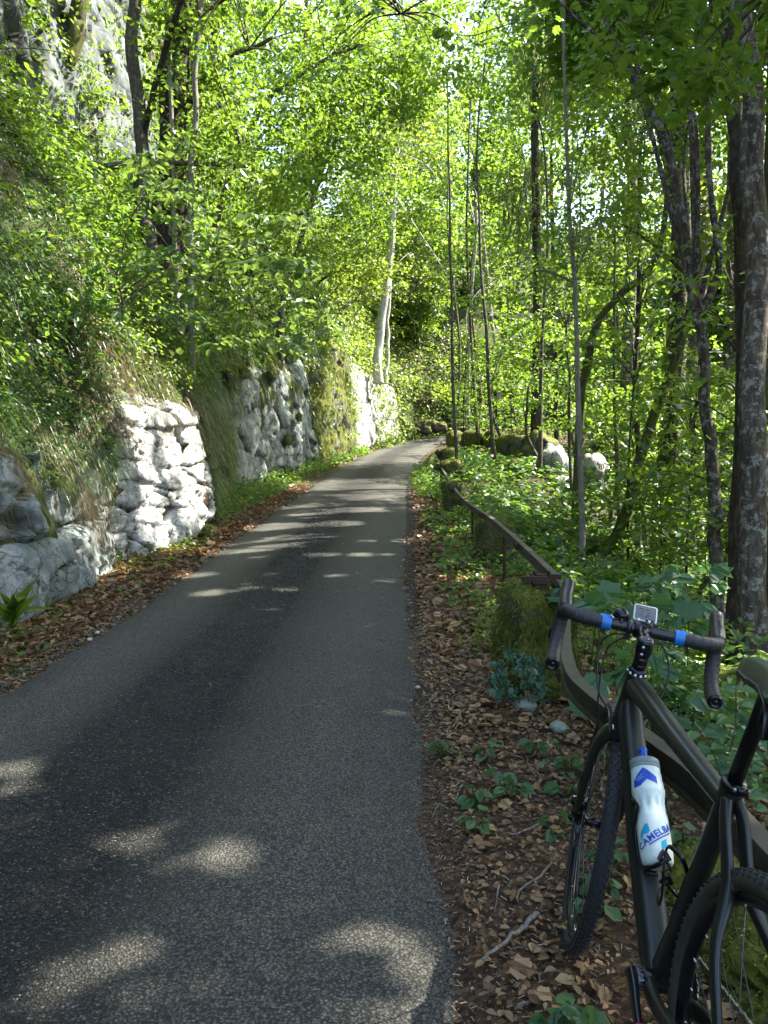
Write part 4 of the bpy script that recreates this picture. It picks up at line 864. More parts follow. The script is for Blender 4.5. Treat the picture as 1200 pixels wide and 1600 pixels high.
# ================================================================== vegetation
def unit(v): return v/(np.linalg.norm(v, axis=-1, keepdims=True)+1e-9)
TM = {
 'far': (np.array([(0,0,0),(.34,.42,.03),(0,1,-.04),(-.34,.42,.03)]), [np.array([[0,1,2,3]])]),
 'ovate': (np.array([(0,0,0),(.27,.22,.07),(.34,.50,.08),(.20,.80,.03),(0,1.04,-.06),(-.20,.80,.03),(-.34,.50,.08),(-.27,.22,.07)]), [np.array([[0,1,2,3,4],[0,4,5,6,7]])[:, :]]),
 'lance': (np.array([(0,0,0),(.09,.25,.04),(.10,.6,.02),(0,1.05,-.14),(-.10,.6,.02),(-.09,.25,.04)]), [np.array([[0,1,2,3],[0,3,4,5]])]),
 'chip': (np.array([(-.07,0,0),(.07,0,.01),(.06,1,.03),(-.08,1,.0)]), [np.array([[0,1,2,3]])]),
}
def lobed(lobes, notch=.5, wid=.12):
    """palmate outline, two halves folded at the midrib; tip at (0,1), stalk at (0,0)"""
    right = [(0, 0, 0)]
    for (a, r) in lobes:          # angles from the +y axis, from the lowest lobe up to the top one
        c = np.array([0, .30])
        for da, rr in ((wid*2.2, notch), (wid*.8, r*.80), (0, r)):
            if a == 0 and da == 0: break
            t = a+da; right.append((c[0]+rr*math.sin(t), c[1]+rr*math.cos(t), .05+.05*abs(math.sin(t))))
    right.append((0, 1.0, -.05))
    V = right+[(-x, y, z) for x, y, z in right[1:-1]]; n = len(right)
    f1 = list(range(n)); f2 = [0, n-1]+list(range(2*n-3, n-1, -1))
    return np.array(V), [np.array([f1]), np.array([f2])]
TM['maple'] = lobed([(2.35, .34), (1.65, .50), (.85, .62), (0, .7)], .44, .13)
TM['ivy'] = lobed([(1.9, .42), (.98, .52), (0, .7)], .30, .2)
def leaf_arrays(C, D, Nn, S, tm='far', fold=1.0):
    Vt, Ft = TM[tm]; C = np.asarray(C, float); D = unit(np.asarray(D, float)); Nn = np.asarray(Nn, float)
    Nn = unit(Nn-D*(Nn*D).sum(1)[:, None]); X = np.cross(D, Nn); S = np.broadcast_to(np.asarray(S, float), (len(C),))
    V = C[:, None]+S[:, None, None]*(Vt[None, :, 0:1]*X[:, None]+(Vt[None, :, 1:2]-.4)*D[:, None]+Vt[None, :, 2:3]*fold*Nn[:, None])
    k = len(Vt); off = np.arange(len(C))[:, None, None]*k
    F = [(f[None]+off).reshape(-1, f.shape[1]) for f in Ft]
    return V.reshape(-1, 3), F
# places the sun reaches: openings in the canopy along the sun's direction
GAPS = []
def gap(P, r): GAPS.append((np.asarray(P, float), r))
def sun_open(C):
    keep = np.ones(len(C), bool); nz = 1+.35*fbm(C*1.3, 2, 77)
    for p, r in GAPS:
        rel = C-p; t = rel@SUN; d = np.linalg.norm(rel-t[:, None]*SUN, axis=1); keep &= ~((d < r*nz) & (t > max(.9, r*.9)))
    return keep
def leaves(name, C, D, Nn, S, mat, parent=None, tm='far', carve=True, fold=1., **k):
    C = np.asarray(C, float); S = np.broadcast_to(np.asarray(S, float), (len(C),))
    if carve:
        kp = sun_open(C); C, D, Nn, S = C[kp], np.asarray(D)[kp], np.asarray(Nn)[kp], S[kp]
    if not len(C): return None
    V, F = leaf_arrays(C, D, Nn, S, tm, fold); r = rng.random(len(C)); nf = [len(f)//len(C) for f in F]
    return obj(name, V, F, mat, parent, False, fattr={'rnd': np.concatenate([np.repeat(r, q) for q in nf])}, **k)
def spray_leaves(Cs, rad, per, size, tilt=.35, thick=.10, outward=None, jit=.5, droop=.25):
    """flat layered sprays as beech and maple carry them"""
    Cs = np.asarray(Cs, float); n = len(Cs); rad = np.broadcast_to(rad, (n,))
    up = unit(np.array([0, 0, 1.])+rng.normal(0, tilt, (n, 3))*[1, 1, .2]+(0 if outward is None else outward*.25))
    u = unit(np.cross(up, rng.normal(0, 1, (n, 3)))); w = np.cross(up, u)
    a = rng.random((n, per))*2*math.pi; r = np.sqrt(rng.random((n, per)))*rad[:, None]; el = .62
    P = Cs[:, None]+u[:, None]*(r*np.cos(a))[..., None]+w[:, None]*(r*np.sin(a)*el)[..., None]+up[:, None]*(rng.normal(0, 1, (n, per))*thick*rad[:, None])[..., None]
    P[..., 2] -= droop*r**2/(rad[:, None]+1e-6)*.6
    D = u[:, None]*np.cos(a)[..., None]+w[:, None]*np.sin(a)[..., None]+rng.normal(0, .5, P.shape); D[..., 2] -= .25
    N_ = up[:, None]+rng.normal(0, jit, P.shape)
    S = size*rng.uniform(.6, 1.25, (n, per))
    return P.reshape(-1, 3), D.reshape(-1, 3), N_.reshape(-1, 3), S.ravel()
def in_blob(n, c, r, shell=.55):
    d = unit(rng.normal(0, 1, (n, 3))); rr = rng.random(n)**(1/3.)*(1-shell)+shell*rng.uniform(.75, 1.0, n)
    return np.asarray(c)+d*rr[:, None]*np.asarray(r), d
def bark_mat(name, c0, c1, moss, lichen=.0, sc=1.):
    m, nt = new_mat(name); co = coords(nt, (1, 1, .22)); c3 = coords(nt)
    a = noise(nt, 28*sc, 6, .7, co, .6); b = noise(nt, 3.5, 5, .6, c3); c = noise(nt, 13, 6, .75, c3)
    col = ramp(nt, a, [(.3, tuple(np.array(c0)*.4)), (.48, c0), (.68, c1)])
    col = mixc(nt, mth(nt, 'MULTIPLY', ramp(nt, c, [(.53, (0,)*3), (.57, (1,)*3)]), lichen), col, (.28, .28, .24))
    mf = ramp(nt, b, [(.66-moss, (0,)*3), (.78-moss, (1,)*3)])
    col = mixc(nt, mf, col, ramp(nt, a, [(.3, (.035, .045, .010)), (.7, (.11, .115, .020))]))
    finish(nt, col, .88, mth(nt, 'ADD', a, mth(nt, 'MULTIPLY', mf, .25)), .9, .03, 0, .2); return m
M['bark'] = bark_mat('grey_brown_bark', (.085, .068, .050), (.17, .145, .11), .08, .35)
M['bark_dark'] = bark_mat('dark_bark', (.040, .030, .022), (.085, .066, .048), .08, .1)
M['bark_moss'] = bark_mat('mossy_bark', (.06, .045, .03), (.13, .10, .07), .26, .2)
M['bark_pale'] = bark_mat('pale_bark', (.20, .18, .14), (.36, .33, .27), .04, .4, 1.6)
M['bark_white'] = bark_mat('white_bark', (.34, .32, .27), (.60, .58, .52), .04, .2, 1.2)
M['bark_beech'] = bark_mat('beech_bark', (.07, .055, .040), (.165, .135, .10), .08, .75, .7)

# where the photograph shows sun -------------------------------------
for px, py, d, r in [(285, 690, 10.6, .9), (262, 790, 10.0, .75), (300, 760, 11.4, .75), (250, 580, 10.2, .95), (330, 480, 9.6, 1.0), (270, 330, 9.5, .8), (400, 330, 10, .7), (140, 420, 10, .5), (360, 250, 9.0, .6),
        (40, 190, 11.5, .75), (60, 300, 11, .5), (180, 240, 12.5, .45), (215, 120, 11, .25), (222, 290, 11, .3), (305, 120, 11.5, .6),
        (600, 620, 39, 2.6), (605, 520, 37, 2.2), (610, 380, 36, 2.4), (615, 280, 36, 2.0), (650, 640, 48, 6), (680, 500, 52, 7), (740, 560, 48, 4), (630, 300, 36, 3), (560, 430, 30, 1.2), (480, 640, 24, .30), (505, 700, 24, .25),
        (865, 740, 19.5, .9), (930, 740, 19, .6), (960, 460, 12, .5), (1060, 1110, 4.6, .5), (1095, 1060, 5.2, .35), (1000, 440, 12.5, .4), (1060, 560, 12, .35), (785, 770, 17, .4),
        (560, 160, 16, .9), (450, 120, 14, .8), (730, 600, 34, 1.2), (900, 300, 22, 1.6), (1080, 260, 20, 2.2), (1150, 330, 18, 1.8), (700, 700, 31, .7), (800, 690, 25, .5), (1000, 200, 17, 1.2), (690, 120, 24, 2.4), (1000, 500, 16, 1.4), (1100, 700, 12, .9), (950, 650, 14, .9), (880, 850, 7, .35), (1050, 860, 8, .5), (1165, 560, 7, .22), (1172, 440, 7, .18), (1170, 720, 7, .16), (1000, 700, 14, .7), (1080, 900, 7, .3), (760, 850, 8.5, .22), (960, 900, 6, .3), (850, 130, 24, 2.6), (420, 430, 9.0, 1.1), (350, 330, 8.5, 1.35), (130, 350, 9.5, .8), (330, 180, 13, 1.0), (630, 440, 46, 7), (400, 200, 14, 1.0), (300, 300, 8.4, .8), (240, 400, 8.3, .6), (240, 250, 9.2, .5), (1150, 200, 22, 2.2), (960, 620, 20, .9), (820, 560, 30, 2.0), (760, 640, 34, 1.6), (520, 470, 26, .9), (90, 60, 14, .5)]:
    gap(U(px, py, d), r)
def on_road(px, py): 
    v = (800-py)/FPX; a = -_fw[2]-v*_up[2]; d = CAM_H/a
    for _ in range(6):
        P = U(px, py, d); z = float(nearest([P[0]], [P[1]])[1][0]); d = (CAM_H-z)/a
    return U(px, py, d)
for px, py, r in [(235, 1290, .17), (185, 1320, .13), (340, 1352, .11), (15, 1215, .13), (25, 1240, .12), (90, 1545, .09), (190, 1510, .08), (30, 1590, .08), (250, 1570, .06), (560, 1480, .08), (640, 1520, .09), (655, 1585, .10), (585, 1590, .06),
        (400, 855, .26), (460, 845, .24), (350, 862, .25), (520, 822, .2), (430, 825, .25), (480, 808, .24), (545, 800, .25), (300, 900, .16), (600, 910, .08), (520, 905, .10), (330, 930, .14), (600, 1042, .06), (560, 870, .08), (500, 870, .1),
        (580, 780, .3), (540, 770, .3), (620, 758, .3), (570, 745, .35), (610, 730, .5), (640, 715, .5), (590, 712, .5), (640, 692, 1.1), (660, 682, 1.2), (625, 696, .9)]:
    gap(on_road(px, py), r*(1.05 if py > 1000 else (2.0 if 780 < py < 880 else 1.3)))
for _ in range(9): gap(on_road(rng.uniform(0, 560), rng.uniform(1240, 1600)), rng.uniform(.03, .06))
for _ in range(22): gap(on_road(rng.uniform(380, 640), rng.uniform(740, 960)), rng.uniform(.06, .16))

_bs, _bq = np.meshgrid(np.arange(0, 75, .25), np.concatenate([np.linspace(1.9, 4, 30), np.linspace(4.05, 7.2, 26)]), indexing='ij'); BANKP = bank(_bs, _bq).reshape(-1, 3)
def surf_z(x, y):
    if nearest([x], [y])[0][0] > 0: return gz(x, y)
    return float(BANKP[((BANKP[:, :2]-[x, y])**2).sum(1).argmin(), 2])
def rooted(P):
    zs = surf_z(P[0, 0], P[0, 1])
    if P[0, 2] > zs+.05: return np.concatenate([[[P[0, 0], P[0, 1], zs-.15]], P])
    return P
# trees ----------------------------------------------------------------
def tree(name, label, pts, r0, r1, blobs, mat='bark', leafm='leaf', size=.10, per=40, srad=.55, group=None, limbs=True, forks=(), tm='far', seed=0, wob=.02, jit=.5, tilt=.35, cat='tree', thick=.10):
    P = np.asarray(pts, float); P = rooted(P); Ps = smooth_path(P, 10); L = len(Ps)
    Ps = Ps+(fbm(np.stack([np.linspace(0, 9, L), np.full(L, seed*1.7), np.zeros(L)], -1)[:, None]+np.array([[0, 0, 0], [0, 0, 30.], [0, 0, 60]]), 2, seed))*r0*.5*np.array([1, 1, 0])
    rr = np.linspace(r0, r1, L); n = 16; V, F = tube(Ps, rr, n)
    fl = 1+.22*np.exp(-np.linspace(0, 1, L)*9); c = np.repeat(Ps, n, 0); d = V-c
    V = c+d*np.repeat(fl, n)[:, None]*(1+.10*fbm(V*np.array([6, 6, 1.5]), 3, seed))[:, None]
    t = empty(name, tuple(P[0]), label=label, cat=cat, group=group); o = P[0]
    tr = obj('trunk', V-o, F, M[mat], t)
    top = Ps[int(L*.55):]
    for fk_ in forks:
        fp, fr0, fr1 = fk_; q, qr = smooth_path(fp, 8, np.linspace(fr0, fr1, len(fp))); V2, F2 = tube(q, qr, 12)
        V2 = V2+(V2-np.repeat(q, 12, 0))*(.12*fbm(V2*5, 3, seed+2))[:, None]; obj('limb', V2-o, F2, M[mat], t)
    for bi, (c, r, ns) in enumerate(blobs):
        c = np.asarray(c, float); r = np.broadcast_to(np.asarray(r, float), (3,))
        Cs, dd = in_blob(ns, c, r, .35)
        if limbs:
            st_ = top[min(len(top)-1, int(abs(c[2]-top[0, 2])/max(.1, top[-1, 2]-top[0, 2])*len(top)*.7))] if len(top) else Ps[-1]
            g = Geo()
            for k in range(max(2, min(7, ns//14))):
                e = Cs[rng.integers(len(Cs))]; mid = (st_*.45+e*.55)+rng.normal(0, .18, 3)*np.linalg.norm(e-st_)*.3+[0, 0, .12*np.linalg.norm(e-st_)]
                q, qr = smooth_path([st_, mid, e], 6, [min(.04, max(r1*.6, .012)), min(.025, max(r1*.35, .008)), .004]); g.add(*tube(q, qr, 6))
            V3, F3 = g.out(); obj('branches', V3-o, F3, M[mat], t)
        a = spray_leaves(Cs, srad, per, size, outward=dd, jit=jit, tilt=tilt, thick=thick)
        leaves('crown', a[0]-o, a[1], a[2], a[3], M[leafm], t, tm) if False else crown(t, o, a, leafm, tm)
    return t
def crown(t, o, a, leafm, tm):
    C, D, N_, S = a; kp = sun_open(C); C, D, N_, S = C[kp], D[kp], N_[kp], S[kp]
    px, py, d_ = toPix(C); opening = (((px-765)/95)**2+((py-130)/200)**2 < 1+.5*fbm(C*.8, 2, 5)) & (rng.random(len(C)) < .42) & (d_ > 8)
    opening |= (((px-825)/125)**2+((py-722)/52)**2 < 1) & (d_ < 21)
    kp = ~in_clear(C) & ~opening; C, D, N_, S = C[kp], D[kp], N_[kp], S[kp]
    if len(C): leaves('crown', C-o, D, N_, S, M[leafm], t, tm, carve=False)
def in_clear(C):
    """the driven way, the view of the walls and the rider's path stay free of branches"""
    d, z0, s = nearest(C[:, 0], C[:, 1]); h = C[:, 2]-z0
    return ((np.abs(d) < 2.3) & (h < 3.6) & (s < 38)) | ((d > -4.2) & (d < 0) & (h < 2.6) & (s < 33)) | ((np.linalg.norm(C-[0, 0, 1.4], axis=1) < 3.0))

def uline(pts, d): return [U(x, y, d if np.isscalar(d) else d[i]) for i, (x, y) in enumerate(pts)]
# --- near trees on the right, trunks as seen
tree('beech_tree', 'thick grey beech trunk with lichen patches nearest the saddle', uline([(1182, 1120), (1178, 900), (1177, 600), (1176, 320), (1168, 130), (1150, -150), (1130, -600)], 7.0), .112, .08,
     [(U(1120, -420, 7.5), (2.2, 2.0, 1.4), 70), (U(1250, -100, 8.5), (1.3, 1.6, 1.5), 40)], 'bark_beech', 'leaf', .10, 34, .5, seed=1)
tree('beech_tree', 'dark shaded trunk touching the thick grey beech on its road side', uline([(1150, 1110), (1154, 900), (1158, 600), (1156, 330), (1144, 150), (1120, -150), (1110, -500)], 7.6), .085, .06,
     [(U(1060, -300, 8), (1.6, 1.6, 1.2), 50)], 'bark_dark', 'leaf', .10, 34, .5, seed=2)
tree('beech_tree', 'mossy brown trunk standing just beyond the thick grey beech at the picture edge', uline([(1212, 1100), (1206, 800), (1204, 500), (1206, 200), (1210, -200)], 8.4), .11, .08,
     [(U(1200, -150, 9), (1.8, 1.6, 1.8), 50)], 'bark_moss', 'leaf', .10, 34, .5, seed=3)
tree('forked_tree', 'slender forked tree with mottled bark leaning left beside the thick beech', uline([(1128, 1060), (1122, 880), (1118, 740), (1104, 600), (1094, 490)], 8.6), .076, .056,
     [(U(1020, 120, 9.5), (1.6, 1.4, 1.1), 60), (U(1110, 150, 9.5), (.9, .9, .9), 26), (U(930, -60, 9.5), (1.3, 1.2, .9), 40)], 'bark_beech', 'leaf', .085, 34, .45, seed=4,
     forks=[(uline([(1094, 495), (1077, 430), (1066, 350), (1048, 250), (1022, 180), (985, 110), (950, 40), (930, -60)], 8.6), .060, .028),
            (uline([(1094, 495), (1118, 440), (1124, 405), (1114, 330), (1106, 230), (1108, 120), (1112, -40)], 8.7), .048, .022),
            (uline([(985, 110), (940, 62), (890, 18), (850, -30)], 8.6), .022, .012)])
tree('young_tree', 'slim straight pale grey sapling trunk rising alone behind the handlebar', uline([(908, 860), (907, 760), (902, 600), (899, 470), (890, 330), (884, 180), (880, -30)], 11.0), .046, .022,
     [(U(890, 230, 11.5), (1.5, 1.2, 1.3), 55), (U(930, 340, 11), (1.0, 1.0, .6), 26), (U(850, 400, 11.3), (1.1, 1.0, .5), 24)], 'bark_pale', 'leaf', .075, 34, .42, seed=5,
     forks=[(uline([(897, 440), (915, 390), (945, 340), (985, 290)], 11), .014, .005), (uline([(897, 455), (880, 400), (872, 350)], 11), .010, .004), (uline([(900, 545), (925, 510), (970, 492), (1060, 492)], 11), .012, .005), (uline([(903, 545), (890, 600), (880, 640)], 11), .008, .004)])
tree('leaning_tree', 'moss covered trunk leaning right with golden sunlit moss, low on the slope', uline([(935, 880), (965, 830), (990, 760), (1018, 660), (1042, 600), (1062, 540), (1078, 500), (1082, 440)], 11.5), .085, .060,
     [(U(1060, 330, 12), (1.5, 1.2, 1.1), 50)], 'bark_moss', 'leaf', .08, 34, .45, seed=6)
tree('leaning_tree', 'thin mossy limb like trunk leaning right above the white rocks', uline([(905, 640), (915, 570), (940, 495), (975, 455), (1008, 428), (1034, 370), (1040, 290), (1036, 230)], 13.5), .075, .04,
     [(U(1030, 180, 14), (1.5, 1.3, 1.2), 50)], 'bark_moss', 'leaf', .085, 34, .45, seed=7)
tree('ivy_clad_tree', 'dark ivy clad trunk behind the mossy leaning trunk', uline([(1045, 900), (1048, 760), (1054, 640), (1062, 520), (1062, 420), (1058, 300), (1056, 100)], 13.0), .12, .09,
     [(U(1050, 60, 14), (2.0, 1.6, 1.6), 50)], 'bark_dark', 'leaf_dark', .09, 34, .5, seed=8)
tree('young_tree', 'thin dark trunk between the pale sapling and the leaning mossy trunk', uline([(996, 900), (998, 760), (994, 640), (996, 520), (1000, 380), (1002, 200)], 15.5), .06, .035,
     [(U(990, 220, 16), (1.6, 1.6, 1.6), 50)], 'bark_dark', 'leaf', .09, 34, .5, seed=9)
tree('spruce_tree', 'tall dark straight conifer trunk with drooping pale twigs high above', uline([(842, 700), (840, 600), (838, 430), (836, 250), (832, 60), (828, -150)], 24.0), .17, .10, [], 'bark_dark', 'leaf', .12, seed=10)
tree('young_tree', 'thin dark pole like trunk right of the tall conifer trunk', uline([(870, 690), (868, 560), (864, 400), (860, 240)], 26.0), .09, .05, [(U(870, 230, 27), (2.6, 2, 2), 60)], 'bark_dark', 'leaf', .13, 34, .7, seed=11)
tree('pole_tree', 'straight pale grey leafless pole like trunk at the outside of the bend', uline([(731, 676), (731, 600), (733, 520), (741, 400), (744, 330)], 37.5), .125, .08, [(U(770, 330, 39), (3.0, 2.4, 1.6), 70), (U(735, 420, 38.5), (1.8, 1.6, 1.6), 34)], 'bark_pale', 'leaf', .17, 34, .8, seed=12)
tree('birch_tree', 'whitish birch trunk glimpsed through leaves right of the pale pole', uline([(782, 650), (780, 590), (776, 540), (764, 470), (758, 400), (752, 330)], 45.0), .11, .07, [(U(790, 420, 46), (3, 2.4, 2.0), 60), (U(775, 540, 44), (2.2, 2, 1.6), 40)], 'bark_pale', 'leaf', .18, 34, .9, seed=13)
tree('birch_tree', 'leaning white birch trunk in full sun on the bank where the road bends', uline([(588, 600), (594, 540), (602, 450), (611, 360), (617, 270), (624, 170), (628, 60)], 36.0), .21, .12,
     [(U(640, 200, 35), (3.8, 3, 3.0), 110), (U(590, 90, 33), (3.4, 3, 2.4), 90), (U(660, 330, 36), (2.4, 2, 1.6), 50)], 'bark_white', 'leaf', .17, 34, .8, seed=14,
     forks=[(uline([(614, 300), (640, 340), (670, 385), (700, 432)], 36), .05, .02), (uline([(624, 240), (670, 262), (712, 322)], 36), .05, .02)])
tree('birch_tree', 'thin white stem beside the leaning sunlit birch', uline([(602, 600), (604, 560), (606, 500), (608, 430)], 38.0), .12, .08, [(U(600, 400, 38), (2.2, 2, 1.6), 40)], 'bark_white', 'leaf_yellow', .17, 34, .8, seed=15)
# --- left bank trees
tree('young_tree', 'pale slender trunk leaning right on the bank above the mossy buttress', uline([(438, 480), (452, 430), (476, 360), (492, 300), (512, 225), (528, 150), (540, 60)], 22.5), .085, .05,
     [(U(520, 130, 18), (2.2, 1.8, 1.7), 90), (U(430, 200, 17), (1.8, 1.6, 1.5), 70)], 'bark_beech', 'leaf', .105, 34, .55, seed=16, forks=[(uline([(492, 300), (520, 260), (560, 230)], 22.5), .02, .008)])
tree('beech_tree', 'straight grey brown trunk spotted with sunlight in front of the cliff', uline([(232, 400), (226, 330), (218, 200), (212, 80), (208, -60), (204, -260)], 13.6), .125, .10,
     [(U(150, -260, 12), (2.2, 1.8, 1.2), 60)], 'bark', 'leaf', .09, 34, .5, seed=17)
tree('ivy_clad_tree', 'thick dark trunk wrapped in climbing stems behind the hazel leaves', uline([(262, 420), (266, 330), (272, 180), (280, 60), (286, -80), (290, -300)], 14.0), .25, .21,
     [(U(330, -150, 12.5), (2.6, 2.0, 1.6), 90)], 'bark_dark', 'leaf', .09, 34, .5, seed=18,
     forks=[(uline([(250, 400), (258, 300), (262, 200), (272, 90), (270, -60)], 13.7), .035, .03), (uline([(286, 400), (280, 300), (292, 180), (296, 60), (300, -60)], 13.75), .03, .025)])
tree('young_tree', 'slim pale stem rising along the left flank of the thick dark trunk', uline([(274, 360), (270, 230), (266, 120), (264, 0), (262, -160)], 13.2), .042, .03, [(U(280, -180, 11), (1.4, 1.2, .8), 30)], 'bark_pale', 'leaf', .085, 30, .45, seed=19)
tree('young_tree', 'smooth pale curved stem rising along the right flank of the thick dark trunk', uline([(296, 350), (300, 250), (306, 150), (312, 40), (322, -60), (345, -200)], 13.1), .055, .036, [(U(350, -160, 11), (1.6, 1.4, .9), 40)], 'bark_pale', 'leaf', .085, 30, .45, seed=20,
     forks=[(uline([(311, 60), (330, 20), (352, -10)], 13.1), .02, .012)])
tree('mossy_tree', 'crooked mossy trunk standing at the foot of the cliff', uline([(90, 200), (98, 130), (114, 70), (124, 10), (126, -80)], 15.0), .18, .14, [(U(120, -100, 14), (2.0, 1.6, 1.0), 45)], 'bark_moss', 'leaf', .09, 34, .5, seed=21)
tree('mossy_tree', 'thin mossy trunk against the cliff at the upper corner', uline([(42, 130), (44, 60), (46, -20), (48, -120)], 15.2), .09, .07, [(U(30, -120, 13), (1.5, 1.2, .9), 30)], 'bark_moss', 'leaf', .09, 34, .5, seed=22)

# --- understory trees that fill the middle height of the right hand wood
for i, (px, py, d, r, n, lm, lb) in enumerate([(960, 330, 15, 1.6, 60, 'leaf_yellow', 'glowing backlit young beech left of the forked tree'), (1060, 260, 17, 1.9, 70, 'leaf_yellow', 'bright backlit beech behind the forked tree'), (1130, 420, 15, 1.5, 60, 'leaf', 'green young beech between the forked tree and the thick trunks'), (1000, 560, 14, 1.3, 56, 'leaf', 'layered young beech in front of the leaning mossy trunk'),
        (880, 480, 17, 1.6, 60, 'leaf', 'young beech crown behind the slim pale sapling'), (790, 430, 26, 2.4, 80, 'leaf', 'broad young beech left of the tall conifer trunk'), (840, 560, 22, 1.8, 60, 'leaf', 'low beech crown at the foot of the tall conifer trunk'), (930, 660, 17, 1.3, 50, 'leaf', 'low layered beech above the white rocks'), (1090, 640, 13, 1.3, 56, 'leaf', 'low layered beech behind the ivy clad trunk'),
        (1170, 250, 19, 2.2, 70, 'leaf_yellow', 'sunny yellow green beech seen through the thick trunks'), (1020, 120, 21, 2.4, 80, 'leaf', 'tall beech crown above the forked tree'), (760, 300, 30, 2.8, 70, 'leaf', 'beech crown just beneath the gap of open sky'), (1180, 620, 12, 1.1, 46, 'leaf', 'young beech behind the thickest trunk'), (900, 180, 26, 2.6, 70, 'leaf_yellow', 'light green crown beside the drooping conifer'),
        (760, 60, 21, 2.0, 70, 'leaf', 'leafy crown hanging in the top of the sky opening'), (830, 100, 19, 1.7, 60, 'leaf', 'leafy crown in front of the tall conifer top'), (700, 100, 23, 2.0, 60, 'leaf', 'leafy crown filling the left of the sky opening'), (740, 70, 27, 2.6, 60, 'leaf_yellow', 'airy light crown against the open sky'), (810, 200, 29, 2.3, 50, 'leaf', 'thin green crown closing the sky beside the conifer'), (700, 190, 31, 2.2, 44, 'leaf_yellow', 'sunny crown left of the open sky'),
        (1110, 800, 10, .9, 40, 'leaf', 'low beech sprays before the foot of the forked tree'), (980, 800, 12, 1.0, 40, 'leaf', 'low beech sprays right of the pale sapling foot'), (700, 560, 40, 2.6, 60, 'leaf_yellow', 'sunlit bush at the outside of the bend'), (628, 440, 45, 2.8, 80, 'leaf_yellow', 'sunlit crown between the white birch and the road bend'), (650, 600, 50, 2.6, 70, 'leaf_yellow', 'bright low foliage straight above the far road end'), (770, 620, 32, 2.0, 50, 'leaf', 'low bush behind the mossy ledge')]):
    c = U(px, py, d); x0, y0 = c[0]+.4, c[1]+.3; b0 = np.array([x0, y0, gz(x0, y0)-.1])
    if c[2]-r < b0[2]: c = c+[0, 0, b0[2]-c[2]+r*.8]
    tree('understory_tree', lb, [b0, b0*.65+c*.35+rng.normal(0, .014*d, 3)*[1, 1, 0], b0*.3+c*.7+rng.normal(0, .018*d, 3)*[1, 1, 0], c], .03+.0013*d, .015, [(c, (r, r, r*.8), n)], 'bark', lm, .058+.0036*d, 34, .32+.012*d, seed=90+i, tilt=.2)
# --- overhanging canopy trees on the left bank (stems hidden in leaves)
def bank_pt(s, q): return bank(np.array(s), np.array(q))
for i, (s, q, blobs, lm, lb) in enumerate([
    (15, 2.8, [((430, 60), 14.5, (2.0, 1.8, 1.6), 110), ((360, 130), 13.5, (1.5, 1.4, 1.2), 60)], 'leaf', 'leafy maple overhanging the road from the bank top, highest in view'),
    (19, 2.6, [((560, 70), 17, (2.4, 2.0, 1.6), 120), ((640, 110), 17.5, (1.6, 1.5, 1.0), 60), ((500, 220), 17, (1.6, 1.4, 1.0), 60)], 'leaf', 'broad leafy maple whose boughs reach over the middle of the road'),
    (24, 2.7, [((480, 330), 23, (2.6, 2.0, 2.0), 130), ((560, 300), 25, (2.4, 2, 2.2), 110)], 'leaf', 'dense green tree on the bank behind the leaning pale trunk'),
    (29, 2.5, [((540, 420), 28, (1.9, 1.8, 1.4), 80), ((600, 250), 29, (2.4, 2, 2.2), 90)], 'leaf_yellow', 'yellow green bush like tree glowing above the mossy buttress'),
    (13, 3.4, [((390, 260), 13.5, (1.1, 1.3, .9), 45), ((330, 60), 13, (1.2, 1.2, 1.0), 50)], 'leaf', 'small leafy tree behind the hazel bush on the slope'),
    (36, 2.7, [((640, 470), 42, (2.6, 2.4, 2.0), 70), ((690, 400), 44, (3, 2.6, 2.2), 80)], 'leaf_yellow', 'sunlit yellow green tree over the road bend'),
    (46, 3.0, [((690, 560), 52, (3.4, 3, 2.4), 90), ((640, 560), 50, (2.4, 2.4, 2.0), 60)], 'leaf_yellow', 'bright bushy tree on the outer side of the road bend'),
    (52, 2.6, [((720, 480), 54, (3.4, 3, 3.0), 90), ((760, 560), 50, (3.4, 3, 2.0), 80)], 'leaf', 'green bushy tree behind the grey pole')]):
    b0 = bank_pt(s, q); bl = [(U(px, py, d), r, n) for (px, py), d, r, n in blobs]; c0 = bl[0][0]
    dd_ = blobs[0][1]; tree('maple_tree' if i < 3 else 'bushy_tree', lb, [b0-[0, 0, .2], b0+(c0-b0)*[.12, .12, .45], b0+(c0-b0)*[.45, .45, .85], c0], .10 if dd_ < 30 else .16, .03, bl, 'bark', lm, .062+.0034*dd_, 34, .35+.012*dd_, seed=40+i)
